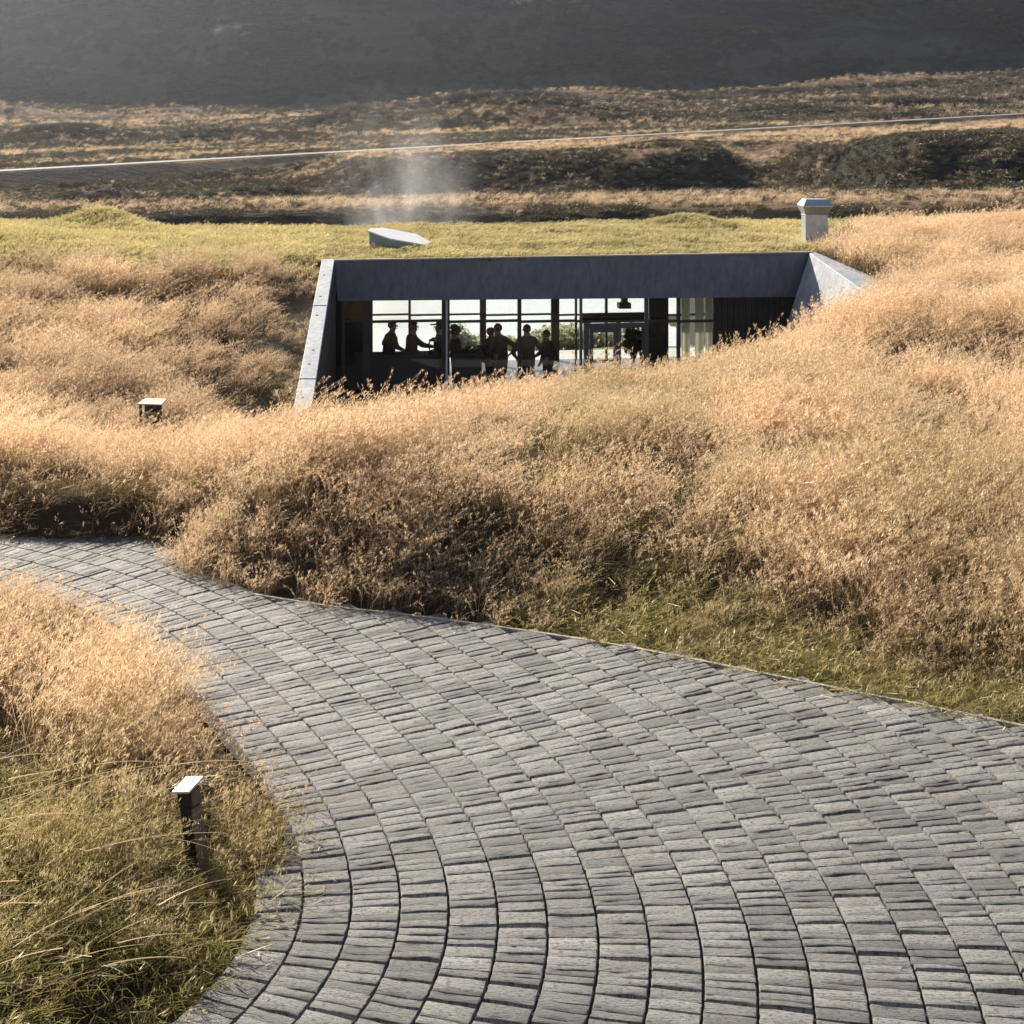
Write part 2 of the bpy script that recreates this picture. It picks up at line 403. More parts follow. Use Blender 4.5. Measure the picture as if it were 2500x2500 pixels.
# pool deck behind, grass bank with bushes and the lake beyond
dk = MB(); dk.box(-.1, UR+.1, 6.75, 8.6, -1.6, FL-.06, BT)
tag(dk.build('pool_deck', M['deck']), kind='structure')
bx_ = spaced([(-60,-14,4),(-14,18,.3),(18,70,4)]); by_ = spaced([(0,12,.25)])
def bank_z(x, y):
    t = y/12; return -.62 - 1.0*sstep(.02,.5,t) + .5*(fbm(x*.5,y*.5,3,21)-.5)*sstep(.02,.15,t) - .9*sstep(.5,1,t), x*0
bme, BV, _ = grid_mesh('lake_bank', bx_, by_, bank_z)
bco = BV.copy(); bco[:,1] = BV[:,1] + 40.13 + .13*BV[:,0]; bme.vertices.foreach_set('co', bco.astype(np.float32).ravel()); bme.update()
tag(link('lake_bank', bme, mat_noisy('grassy_bank', (.07,.085,.03), (.17,.19,.075), 1.5, .9, .08, 6, kind='World')), kind='structure')
wme = fast_mesh('lake', [(-160,46,-2.1),(180,46,-2.1),(260,95,-2.1),(-220,95,-2.1)], np.array([[0,1,2,3]]))
tag(link('lake', wme, M['water']), kind='structure')

# ------------------------------------------------------------------ moor, road bank and mountain
RX0, RY0, RS, RZ0, RZS = -49.0, 150.0, .7527, 1.24, .0455
def road_at(x): return RY0 + (x-RX0)*RS, RZ0 + np.clip(x-RX0, -120, 260)*RZS
def pale_field(x, y):
    w_ = 5*(fbm(x*.07, y*.06, 3, 105)-.5)
    a = sstep(91, 93, y)*(1-sstep(103, 112, y+w_*1.6)); yr, _ = road_at(x)
    b = sstep(143, 148, y+w_)*(1-sstep(-9, -5, y-yr))*sstep(-34, -14, x+w_*3)
    c = sstep(.54, .62, fbm(x*.012, y*.09, 3, 107))*sstep(220, 240, y)*(y < 398)
    return np.clip(a*(.55+.6*sstep(.35,.5,fbm(x*.1, y*.3, 3, 109))) + b*(.5+.7*sstep(.34, .5, fbm(x*.06, y*.2, 3, 111))) + c, 0, 1)
def moor_z(x, y):
    e90 = 90 + 5*(fbm(x*.08, x*0+3, 3, 31) - .5)
    zlow = .42 + .012*x - 1.15*sstep(95, 130, y) + .25*(fbm(x*.12, y*.2, 4, 33)-.5)
    xs_ = np.where(x < 0, .04*x, .02*x)
    zhigh = 2.7 + .013*(y-140) + np.clip(xs_, -4, 6)
    ed = 131 + 9*(fbm(x*.07, y*.05+8, 2, 35)-.5) - 16*sstep(28, 36, x) + 6*sstep(20,27,x)*(1-sstep(28,33,x))
    wd = 7.5 + 40*(1-sstep(-24,-12,x)) + 5*sstep(28,33,x) + 16*sstep(18,23,x)*(1-sstep(28,33,x))
    st = sstep(0, 1, (y-ed)/wd + .22*(fbm(x*.2, y*.25, 2, 37)-.5))
    zhigh = zhigh + 1.7*sstep(29,37,x)*np.exp(-((y-128)/16)**2)
    z = zlow*(1-st) + zhigh*st
    lift = 4.9*sstep(225, 400, y) + 3.4*sstep(30,140,x)*sstep(260,400,y) + 1.2*sstep(-30,-130,x)*sstep(300,400,y)
    z = z + lift
    # tussocks and outcrops
    rid = 1 - np.abs(2*fbm(x*.10, y*.16, 4, 41) - 1)
    amp = .34*sstep(93, 105, y)*(1-.55*sstep(150, 175, y)*(1-sstep(215,240,y)))
    z = z + amp*(rid**3 - .35) + sstep(93,100,y)*(.42*(fbm(x*.3, y*.6, 4, 43, .6)-.5) + .16*np.maximum(fbm(x*.8, y*.9, 3, 44)-.55, 0)*3)
    hill = fbm(x*.013, y*.055, 3, 47)
    z = z + 6.5*sstep(232, 300, y)*(1-sstep(392,412,y))*(np.maximum(hill-.46, 0)*2.2)**1.3
    for px, D, H, rx, rf, rb in ((865, 292, 3.6, 11, 6, 15), (170, 262, 3.0, 12, 6, 14), (230, 112, 1.0, 3.2, 2, 3), (300, 113, .9, 2.2, 1.6, 3), (590, 118, 1.0, 3.5, 2.2, 4), (700, 121, .8, 2.5, 1.8, 3),
                                 (420, 110, .6, 2.2, 1.3, 3), (520, 245, 2.0, 14, 4, 12), (1250, 262, 2.4, 20, 5, 16), (1900, 285, 2.2, 20, 5, 15), (2250, 262, 1.6, 14, 4, 12), (1050, 139, .4, 4, 3, 5), (1660, 141, 1.0, 5, 3.5, 6), (1500, 139, .4, 5, 3, 6)):
        xc = (px-1250)/F*D; r = np.where(y < D, rf, rb)
        z = z + H*np.exp(-((x-xc)/rx)**2 - ((y-D)/r)**2)*(.75+.5*fbm(x*.4, y*.4, 3, 49))
    # embanked road
    yr, zr = road_at(x); d = (y-yr)/math.hypot(1, RS)
    ad = np.maximum(np.abs(d)-3.6, 0)
    z = np.where(np.abs(d) < 26, np.maximum(z, zr-.12-ad*.62), z); z = np.where(np.abs(d) < 26, np.minimum(z, zr-.12+ad*.22), z)
    # mountain
    me_ = 402 + 14*(fbm(x*.02, x*0+2, 3, 51)-.5)
    t = np.maximum(y-me_, 0)
    g = fbm(x*.018, y*.05, 5, 53); g2 = 1-np.abs(2*fbm(x*.05, y*.05, 4, 57)-1)
    mt = .88*np.minimum(t, 63) + .03*np.maximum(t-63, 0)
    bm_ = .35+.65*sstep(.40, .60, fbm(x*.012, y*.03, 3, 121)); mt = mt + sstep(4, 30, t)*(8*(g-.5) + .6*(g2**2-.4)) + .42*np.sin(t*.36 + 9*fbm(x*.007, y*.006, 3, 59) - .012*x)*bm_*sstep(3,15,t)
    z = z + mt
    z = np.where(y < e90, z - (e90-y)*.95*(.8+.5*fbm(x*.8,y*.8,3,61)), z)
    z = np.maximum(z, -3.2)
    heath = sstep(.43, .53, fbm(x*.055, y*.10, 4, 63)*.7 + .3*fbm(x*.4, y*.4, 3, 65))
    heath = np.maximum(heath*.85, sstep(2, 14, t)*(.12+.88*sstep(.40, .58, fbm(x*.010 + .2*fbm(x*.05, y*.05, 2, 66), y*.075, 5, 67))))
    body = sstep(-6, -1, y-ed)*(1-sstep(3+9*sstep(28,32,x), 9+12*sstep(28,32,x), y-ed-wd*.4))*sstep(-26, -14, x)*(1-sstep(19,22,x)*(1-sstep(27,31,x)))
    heath = np.maximum(heath, body*sstep(.30, .46, fbm(x*.16, y*.3, 4, 69)))
    heath = np.where((y > 222) & (t < 3), np.maximum(heath*.6, sstep(.37, .46, fbm(x*.022+y*.004, y*.13, 5, 68))*.97), heath)
    heath = heath*(1-.95*pale_field(x, y))
    return z, heath
ty = spaced([(80,92,.3),(92,150,.22),(150,232,.42),(232,400,.6),(400,500,.36),(500,900,25)])
tt = np.concatenate([np.linspace(-1.6,-.42,16)[:-1], np.linspace(-.42,.42,640), np.linspace(.42,1.6,16)[1:]])
TT, TY = np.meshgrid(tt, ty); TX = TT*TY
TZ, TH = moor_z(TX, TY)
idx = np.arange(TX.size).reshape(TX.shape)
q = np.stack([idx[:-1,:-1], idx[:-1,1:], idx[1:,1:], idx[1:,:-1]], -1)
Vt = np.stack([TX, TY, TZ], -1).reshape(-1, 3)
im = int(np.searchsorted(ty, 400.0))
def sub(name, qa):
    qa = qa.reshape(-1, 4); used = np.unique(qa); rm = np.zeros(len(Vt), int); rm[used] = np.arange(len(used))
    me = fast_mesh(name, Vt[used], rm[qa], True); attr(me, 'heath', TH.ravel()[used]); return me
tag(link('moorland', sub('moorland', q[:im]), M['moor']), kind='structure')
tag(link('mountain', sub('mountain', q[im:]), M['scree']), kind='structure')
rx = np.linspace(-150, 230, 220); ryc, rzc = road_at(rx); nrm = np.array([-RS, 1])/math.hypot(1, RS)
rv = np.concatenate([np.stack([rx-nrm[0]*1.2, ryc-nrm[1]*1.2, rzc], 1), np.stack([rx+nrm[0]*1.2, ryc+nrm[1]*1.2, rzc+.05], 1)])
k = len(rx); rq = np.array([[i, i+1, k+i+1, k+i] for i in range(k-1)])
tag(link('road', fast_mesh('road', rv, rq), M['road']), kind='structure')
#PART2
# ------------------------------------------------------------------ paved path
bm = bmesh.new(); vv = [bm.verts.new((x, y, PZ - .030)) for x, y in path_poly]; bm.faces.new(vv); bmesh.ops.triangulate(bm, faces=bm.faces[:])
me = bpy.data.meshes.new('path'); bm.to_mesh(me); bm.free()
path = tag(link('path', me, M['pavebed']), 'broad curving path of rough grey paving stones', kind='structure')
PW, PL, NV = .300, .104, 18
def paver_arrays(seed):
    r = np.random.default_rng(seed)
    us = np.array([-.5, -.478, -.17, .17, .478, .5]); vs_ = np.array([-.5, -.468, .02, .468, .5])
    Ug, Vg = np.meshgrid(us, vs_); z = r.normal(0, .0019, Ug.shape)
    edge = (np.abs(Ug) > .49) | (np.abs(Vg) > .49); z[edge] = -.0022 + r.normal(0, .0009, edge.sum())
    x = Ug*(PW-.012) + r.normal(0, .0022, Ug.shape); y = Vg*(PL-.0035) + r.normal(0, .0022, Ug.shape)
    top = np.stack([x, y, z], -1).reshape(-1, 3); nx, ny = 6, 5
    ring = [(0, i) for i in range(nx)] + [(j, nx-1) for j in range(1, ny)] + [(ny-1, i) for i in range(nx-2, -1, -1)] + [(j, 0) for j in range(ny-2, 0, -1)]
    ri = [j*nx+i for j, i in ring]; low = top[ri].copy(); low[:, 2] = -.06
    V = np.concatenate([top, low]); idx = np.arange(nx*ny).reshape(ny, nx)
    q = np.stack([idx[:-1,:-1], idx[:-1,1:], idx[1:,1:], idx[1:,:-1]], -1).reshape(-1, 4)
    n = len(ri); sk = np.array([[ri[(i+1) % n], ri[i], nx*ny+i, nx*ny+(i+1) % n] for i in range(n)])
    uv = np.stack([V[:, 0] + seed*1.37, V[:, 1] + seed*.71], 1)
    return V, np.concatenate([q, sk]), uv, r.random()
PV = [paver_arrays(i) for i in range(NV)]
def set_uv(me, uv, tone):
    l = me.uv_layers.new(name='UVMap'); vi = np.zeros(len(me.loops), dtype=np.int32); me.loops.foreach_get('vertex_index', vi)
    l.data.foreach_set('uv', uv[vi].astype(np.float32).ravel()); attr(me, 'tone', tone)
pmesh = []
for V, q_, uv, t in PV:
    m_ = fast_mesh('paving_stone', V, q_); set_uv(m_, uv, np.full(len(V), t)); m_.materials.append(M['paver']); pmesh.append(m_)
j0 = np.array(J0); seg = np.diff(j0, axis=0); tl = np.linalg.norm(seg, axis=1); cum = np.concatenate([[0], np.cumsum(tl)])
ss = np.arange(0, cum[-1], .02); jx = np.interp(ss, cum, j0[:, 0]); jy = np.interp(ss, cum, j0[:, 1])
kx = np.convolve(np.pad(jx, 20, 'edge'), np.ones(41)/41, 'valid'); ky = np.convolve(np.pad(jy, 20, 'edge'), np.ones(41)/41, 'valid')
dx, dy = np.gradient(kx), np.gradient(ky); dl = np.hypot(dx, dy); nx_, ny_ = dy/dl, -dx/dl
stones = []
for k in range(-2, 44):
    o_ = (k+.5)*(PW+.004); rx_ = kx + nx_*o_; ry_ = ky + ny_*o_
    # straight extension below the first point so the outer rows run out of frame
    t0 = np.array([rx_[0]-rx_[8], ry_[0]-ry_[8]]); t0 /= np.linalg.norm(t0) + 1e-9
    ext = np.arange(7, 0, -.02); rx_ = np.concatenate([rx_[0]+t0[0]*ext, rx_]); ry_ = np.concatenate([ry_[0]+t0[1]*ext, ry_])
    L = np.concatenate([[0], np.cumsum(np.hypot(np.diff(rx_), np.diff(ry_)))])
    s_ = random.uniform(0, PL)
    while s_ < L[-1]-.1:
        x = np.interp(s_, L, rx_); y = np.interp(s_, L, ry_); x2 = np.interp(s_+.06, L, rx_); y2 = np.interp(s_+.06, L, ry_)
        f_ = random.choice((.55, .66, .78, .86, 1.0, 1.15)); 
        if 5.4 < y < 19 and abs(x) < .40*y+4.5: stones.append((x, y, math.atan2(y2-y, x2-x) - math.pi/2, f_))
        s_ += PL*(f_ + .0)
SA = np.array(stones); ok = inside(SA[:, 0], SA[:, 1], path_poly) | (seg_dist(SA[:, 0], SA[:, 1], path_poly) < np.where((SA[:, 0] < -2.9) & (SA[:, 1] > 14.5), .28, .015))
SA = SA[ok]
view = (np.abs(SA[:, 0]/SA[:, 1]) < .365) & (SA[:, 1] > 7.7); dist = np.hypot(SA[:, 0], SA[:, 1]) + np.where(view, 0, 1000)
SA = SA[np.argsort(dist)]
accV, accQ, accUV, accT = [], [], [], []; base = 0
for i, (x, y, a, f_) in enumerate(SA):
    vi = int(rng.integers(NV)); dz = rng.normal(0, .0009); tx, ty_ = rng.normal(0, .0045, 2)*np.array([1, .5]); a += rng.normal(0, .006)
    if i < 300:
        o = bpy.data.objects.new('paving_stone', pmesh[vi]); COL.objects.link(o); o.parent = path
        o.location = (x, y, PZ + dz); o.rotation_euler = (tx, ty_, a); o.scale = (1, f_, 1)
    else:
        V, q_, uv, t = PV[vi]; c, s2 = math.cos(a), math.sin(a); Vx, Vy = V[:, 0], V[:, 1]*f_
        accV.append(np.stack([x+Vx*c-Vy*s2, y+Vx*s2+Vy*c, PZ+dz+V[:, 2]+tx*Vy-ty_*Vx], 1)); accQ.append(q_+base); base += len(V); accUV.append(uv); accT.append(np.full(len(V), t))
me = fast_mesh('paving_stones', np.concatenate(accV), np.concatenate(accQ)); set_uv(me, np.concatenate(accUV), np.concatenate(accT))
tag(link('paving_stones', me, M['paver'], path), kind='stuff')
# thin edging along the far side
eg = MB(); oe = [p for p in outer_edge if p[0] > -2.9 and p[1] < 16]
for (ax, ay), (bx2, by2) in zip(oe[:-1], oe[1:]):
    d = Vector((bx2-ax, by2-ay)).normalized(); n_ = Vector((-d.y, d.x))*.018
    eg.hexa([(ax-n_.x, ay-n_.y, PZ-.06), (bx2-n_.x, by2-n_.y, PZ-.06), (bx2+n_.x, by2+n_.y, PZ-.06), (ax+n_.x, ay+n_.y, PZ-.06)],
            [(ax-n_.x, ay-n_.y, PZ+.004), (bx2-n_.x, by2-n_.y, PZ+.004), (bx2+n_.x, by2+n_.y, PZ+.004), (ax+n_.x, ay+n_.y, PZ+.004)])
tag(eg.build('path_edging', M['steel'], path))

# ------------------------------------------------------------------ the turf roofed pavilion
POS = Vector(BT(UR/2, .5, FL))
pav = tag(empty('pavilion', POS), 'low concrete pavilion sunk into the grassy bank under a turf roof', 'building')
def part(mb, name, mat, parent=None, bevel=0):
    o = mb.build(name, mat, parent or pav, bevel)
    if parent is None: o.location = -POS
    return o
def wbox(u0, u1, v0, v1, z0, z1): return MB().box(u0, u1, v0, v1, z0, z1, BT)
ZT = bz(815, 637, 0); ZT2 = bz(1985, 617, 0); ZB = bz(825, 735, .35); ZB2 = bz(1940, 725, .35)
ua, ub, uc, ud = bu(815, 0), bu(1985, 0), bu(825, .35), bu(1942, .35)
lp = lambda a, b, t: a + (b-a)*t
for t0, t1 in ((0, 1),):
    f0, f1, g0, g1 = lp(uc, ud, t0), lp(uc, ud, t1), lp(ua, ub, t0), lp(ua, ub, t1)
    part(MB().hexa([BT(f0, .35, lp(ZB, ZB2, t0)), BT(f1, .35, lp(ZB, ZB2, t1)), BT(f1, .8, lp(ZB, ZB2, t1)), BT(f0, .8, lp(ZB, ZB2, t0))],
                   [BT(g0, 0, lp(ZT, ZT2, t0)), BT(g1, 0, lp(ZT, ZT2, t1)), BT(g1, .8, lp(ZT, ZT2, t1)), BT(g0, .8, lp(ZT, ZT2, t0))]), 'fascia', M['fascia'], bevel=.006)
part(MB().hexa([BT(ua, -.015, ZT+.002), BT(ub, -.015, ZT2+.002), BT(ub, .10, ZT2+.002), BT(ua, .10, ZT+.002)], [BT(ua, -.015, ZT+.03), BT(ub, -.015, ZT2+.03), BT(ub, .10, ZT2+.03), BT(ua, .10, ZT+.03)]), 'roof_edge_strip', M['steel'])
# left wing wall: three cast lengths with open joints
A0, A1 = Vector(P(786, 632, 31.62)), Vector(P(817, 632, 31.58)); A2, A3 = Vector(P(712, 1020, 24.0)), Vector(P(758, 1020, 24.0))
ww = None
for i, (t0, t1) in enumerate(((0, .352), (.356, .80), (.804, 1.0))):
    o0, o1, i0, i1 = A0.lerp(A2, t0), A0.lerp(A2, t1), A1.lerp(A3, t0), A1.lerp(A3, t1)
    dn = lambda v: Vector((v.x, v.y, -1.3))
    part(MB().hexa([dn(o1), dn(i1), dn(i0), dn(o0)], [o1, i1, i0, o0]), 'wing_wall', M['concrete'], bevel=.012)
for t in (.13, .29, .42, .64, .72, .9):
    c = A0.lerp(A2, t).lerp(A1.lerp(A3, t), .48 + .1*math.sin(t*40)); d = (A2-A0).normalized(); s_ = (A1-A0).normalized(); n_ = s_.cross(d); n_ = n_ if n_.z > 0 else -n_
    part(MB().tube(c - n_*.01, c + n_*.004, .035, .03, 10), 'tie_hole', M['frame'])
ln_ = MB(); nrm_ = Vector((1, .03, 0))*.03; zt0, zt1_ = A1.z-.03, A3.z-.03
for i in range(26):  # added dark boards: the inner face's black shade put into their colour
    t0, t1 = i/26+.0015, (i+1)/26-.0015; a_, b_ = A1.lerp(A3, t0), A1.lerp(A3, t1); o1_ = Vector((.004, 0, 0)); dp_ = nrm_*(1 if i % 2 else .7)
    part(MB().hexa([(a_.x+.004, a_.y, FL), (b_.x+.004, b_.y, FL), (b_.x+.004+dp_.x, b_.y, FL), (a_.x+.004+dp_.x, a_.y, FL)], [(a_.x+.004, a_.y, a_.z-.05), (b_.x+.004, b_.y, b_.z-.05), (b_.x+.004+dp_.x, b_.y, b_.z-.05), (a_.x+.004+dp_.x, a_.y, a_.z-.05)]), 'plank_or_shade_board', M['timber'])
# right wing wall, leaning outwards
q0, q1, q2, q3 = Vector((6.90, 32.95, 2.985)), Vector((7.62, 29.3, 2.27)), Vector((8.55, 29.9, 2.36)), Vector((7.05, 33.1, 3.0))
part(MB().hexa([(5.75, 33.1, FL-.2), (6.3, 29.2, FL-.2), (8.3, 29.9, FL-.2), (7.0, 33.3, FL-.2)], [q0, q1, q2, q3]), 'wing_wall', M['concrete'], bevel=.012)
# turf roof
uu = np.linspace(-.25, UR+.25, 100); vv_ = np.linspace(.05, RD, 80); Ug, Vg = np.meshgrid(uu, vv_)
RXg = B0[0] + Ug*ex - Vg*ey; RYg = B0[1] + Ug*ey + Vg*ex
Zr = ZT - .03 + (ZT2-ZT)*Ug/UR + .17*(Vg/RD)**.8 + .16*(fbm(RXg*.8, RYg*.8, 3, 71)-.5)*np.clip(Vg/.6, 0, 1) + .26*np.exp(-((RXg-4.9)/1.0)**2 - ((RYg-40.2)/.8)**2)
def roof_z(x, y):
    u = (x-B0[0])*ex + (y-B0[1])*ey; v = -(x-B0[0])*ey + (y-B0[1])*ex
    return float(ZT - .03 + (ZT2-ZT)*u/UR + .17*(max(v, 0)/RD)**.8)
ny, nx = Ug.shape; idx = np.arange(nx*ny).reshape(ny, nx)
qq = np.stack([idx[:-1,:-1], idx[:-1,1:], idx[1:,1:], idx[1:,:-1]], -1).reshape(-1, 4)
RVv = np.stack([RXg, RYg, Zr], -1).reshape(-1, 3)
rme = fast_mesh('turf_roof', RVv, qq, True); ro = link('turf_roof', rme, M['soil'], pav); ro.location = -POS
part(wbox(-.14, UR+.14, .82, RD-.02, 2.14, 2.80), 'roof_slab', M['concrete'])
part(wbox(0, UR, .82, RD-.05, 2.06, 2.137), 'ceiling', M['ceiling'])
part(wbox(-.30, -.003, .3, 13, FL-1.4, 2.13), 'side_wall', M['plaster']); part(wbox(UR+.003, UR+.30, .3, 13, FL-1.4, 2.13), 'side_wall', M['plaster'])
part(wbox(0, UR, .45, 6.74, FL-.2, FL), 'floor', M['floor'])
bm = bmesh.new(); cyp = [LW1, BT(-.16, .44, 0)[:2], BT(UR+.2, .44, 0)[:2], RW1, (6.4, 28.0), (1.5, 26.6), (-2.0, 25.4), (-3.4, 24.0)]
f_ = bm.faces.new([bm.verts.new((x, y, FL-.02)) for x, y in cyp]); bmesh.ops.recalc_face_normals(bm, faces=bm.faces[:])
if f_.normal.z < 0: f_.normal_flip()
me = bpy.data.meshes.new('courtyard'); bm.to_mesh(me); bm.free(); tag(link('courtyard', me, M['deck']), kind='structure')

def mull(px, w, v, z0=FL, z1=2.055, d=.09, mat='frame', name='mullion'):
    u0, u1 = bu(px-w/2, v), bu(px+w/2, v); return part(wbox(u0, u1, v-d/2, v+d/2, z0, z1), name, M[mat])
def trans(p0, p1, v, ypx, hpx, d=.07, name='transom'):
    zc = bz((p0+p1)/2, ypx, v); h = hpx/F*33/2; return part(wbox(bu(p0, v), bu(p1, v), v-d/2, v+d/2, zc-h, zc+h), name, M['frame'])
def pane(p0, p1, v, z0, z1):
    return part(wbox(bu(p0, v), bu(p1, v), v-.008, v+.008, z0, z1), 'window_pane', M['glass'])
VF, VB = .62, 6.6
fm = [(838, 8, 'frame'), (895, 19, 'frame'), (1088, 19, 'frame'), (1268, 9, 'frame'), (1406, 5, 'frame'), (1418, 6, 'frame_blue'), (1578, 9, 'frame_blue'), (1656, 8, 'frame'), (1743, 6, 'frame')]
for px, w, mt in fm: mull(px, w, VF, mat=mt, name='column' if w > 15 else 'mullion')
zt1 = bz(1250, 783, VF)
def runs(lst, v):
    return [(a[0]+a[1]/2, b[0]-b[1]/2) for a, b in zip(lst[:-1], lst[1:])]
for p0, p1 in runs(fm, VF):
    trans(p0, p1, VF, 784, 6)
    if abs(p0-1421) < 2: continue
    pane(p0, p1, VF, FL+.06, zt1-.03); pane(p0, p1, VF, zt1+.03, 2.055)
    part(wbox(bu(p0, VF), bu(p1, VF), VF-.04, VF+.04, FL, FL+.06), 'sill', M['frame'])
# entrance: door frame, glazed leaf on the left, second leaf standing open
pane(1421, 1573.5, VF, zt1+.03, 2.055); zd = bz(1500, 788, VF)
mull(1431, 12, VF, z1=zd, mat='frame_blue', name='door_frame'); mull(1511, 9, VF, z1=zd, mat='frame_blue', name='door_frame')
part(wbox(bu(1437, VF), bu(1573.5, VF), VF-.05, VF+.05, zd-.12, zd-.01), 'door_frame', M['frame_blue'])
def leaf(corner, along, wid, z0, z1, handle):
    T = lambda a, b, z: (corner[0]+along[0]*a-along[1]*b, corner[1]+along[1]*a+along[0]*b, z)
    mb = MB(); s_ = .085
    mb.box(0, s_, -.03, .03, z0, z1, T).box(wid-s_, wid, -.03, .03, z0, z1, T).box(s_, wid-s_, -.029, .029, z1-s_, z1, T).box(s_, wid-s_, -.029, .029, z0, z0+.2, T).box(s_, wid-s_, -.029, .029, z0+.92, z0+.98, T)
    d_ = part(mb, 'door', M['frame_blue'])
    gl = MB().box(s_, wid-s_, -.006, .006, z0+.2, z0+.92, T).box(s_, wid-s_, -.006, .006, z0+.98, z1-s_, T); gl.build('door_pane', M['glass'], d_)
    MB().tube(T(wid-.04, -.06, z0+.95), T(wid-.04, -.06, z0+1.25), .014, .014, 6).build('handle', M['galv'], d_)
    return d_
c0 = BT(bu(1439, VF), VF, 0); e_ = (ex, ey); leaf(c0, e_, bu(1506, VF)-bu(1439, VF), FL+.01, zd-.13, 1)
c1 = BT(bu(1571, VF), VF+.06, 0); an = EA + R(62); leaf(c1, (math.cos(an), math.sin(an)), .95, FL+.01, zd-.13, 1)
# timber boards on the right
tb0, tb1 = bu(1747, VF), UR - .02; npl = 15; wv = (tb1-tb0)/npl
for i in range(npl):
    part(wbox(tb0+i*wv+.006, tb0+(i+1)*wv-.006, VF-.02-.012*(i % 2), VF+.02, FL, 2.055), 'plank_or_shade_board', M['timber'])
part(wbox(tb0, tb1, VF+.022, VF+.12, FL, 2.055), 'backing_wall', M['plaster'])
# lake side glazing and solid ends
bmn = [(905, 10), (1000, 6), (1179, 15), (1355, 20), (1480, 6), (1606, 22), (1745, 8)]
for px, w in bmn: mull(px, w, VB, name='column' if w > 12 else 'mullion')
zt2 = bz(1250, 768, VB)
for p0, p1 in runs(bmn, VB):
    trans(p0, p1, VB, 768, 5); pane(p0, p1, VB, FL+.03, zt2-.03); pane(p0, p1, VB, zt2+.03, 2.055)
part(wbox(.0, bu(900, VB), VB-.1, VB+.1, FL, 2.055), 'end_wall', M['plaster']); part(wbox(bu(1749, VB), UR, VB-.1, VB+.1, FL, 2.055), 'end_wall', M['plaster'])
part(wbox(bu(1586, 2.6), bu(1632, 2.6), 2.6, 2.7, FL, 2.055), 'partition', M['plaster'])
part(wbox(bu(1423, 2.6), bu(1576, 2.6), 2.62, 2.68, bz(1500, 782, 2.6), bz(1500, 764, 2.6)), 'ceiling_beam', M['plaster'])
# hanging unit under the ceiling
hb = wbox(bu(1512, 2.2), bu(1541, 2.2), 2.2, 2.5, bz(1527, 754, 2.2), bz(1527, 741, 2.2)); hb.box(bu(1520, 2.2), bu(1534, 2.2), 2.25, 2.45, bz(1527, 741, 2.2)+.001, 2.058, BT)
pr = part(hb, 'ceiling_unit', M['frame'])
# pleated curtains at the right end of the glazing
cm = Mat('pale_curtain'); dfs = cm.n('ShaderNodeBsdfDiffuse'); dfs.inputs[0].default_value = (.62, .62, .55, 1); tr_ = cm.n('ShaderNodeBsdfTranslucent'); tr_.inputs[0].default_value = (.66, .66, .56, 1)
mx_ = cm.n('ShaderNodeMixShader'); mx_.inputs[0].default_value = .6; cm.l(dfs.outputs[0], mx_.inputs[1]); cm.l(tr_.outputs[0], mx_.inputs[2]); cm.l(mx_.outputs[0], cm.out.inputs[0])
for p0, p1 in ((1664, 1684), (1697, 1718), (1722, 1741)):
    u0, u1 = bu(p0, 6.1), bu(p1, 6.1); n_ = 24; cv = []
    for z in (FL+.03, 2.04):
        cv += [BT(u0+(u1-u0)*i/n_, 6.1+.05*math.sin(i*1.7), z) for i in range(n_+1)]
    o = link('curtain', fast_mesh('curtain', cv, np.array([[i, i+1, n_+2+i, n_+1+i] for i in range(n_)])), cm.m, pav); o.location = -POS
part(MB().tube(BT(bu(1090, .5), .5, FL), BT(bu(1090, .5), .5, 2.0), .028, .028, 10), 'downpipe', M['galv'])

# roof hatch: faceted shaft cut at a slant, pale lid
pts = [(898, 563, 34.0), (906, 557, 34.5), (937, 556, 34.9), (1016, 571, 35.2), (1051, 590, 34.9), (1043, 598, 34.5), (952, 582, 33.6)]
Wp = np.array([P(*p) for p in pts]); cf = np.linalg.lstsq(np.c_[np.ones(7), Wp[:, :2]], Wp[:, 2], rcond=None)[0]
hp = []
for x, y, D in pts:                                       # meet each sight line with the lid's plane
    kx_, kz = (x-1250)/F, -(y-HZ)/F; Dn = (cf[0]-ZC)/(kz-cf[1]*kx_-cf[2]); hp.append(Vector((kx_*Dn, Dn, ZC+kz*Dn)))
cen = sum(hp, Vector())/7
hp = hp[::-1]
bot = [Vector((cen.x+(p.x-cen.x)*.95, cen.y+(p.y-cen.y)*.95, 2.6)) for p in hp]; top = [Vector((b.x, b.y, p.z-.035)) for b, p in zip(bot, hp)]
sg = sum((a.x*b.y-b.x*a.y) for a, b in zip(hp, hp[1:]+hp[:1]))
if sg < 0: hp, bot, top = hp[::-1], bot[::-1], top[::-1]
hatch = part(MB().hexa(bot, top), 'roof_hatch', M['hatchbody'])
hatch['label'] = 'faceted grey roof hatch with a slanting white lid'
MB().hexa([Vector((p.x, p.y, p.z-.033)) for p in hp], hp).build('hatch_lid', M['lid'], hatch)
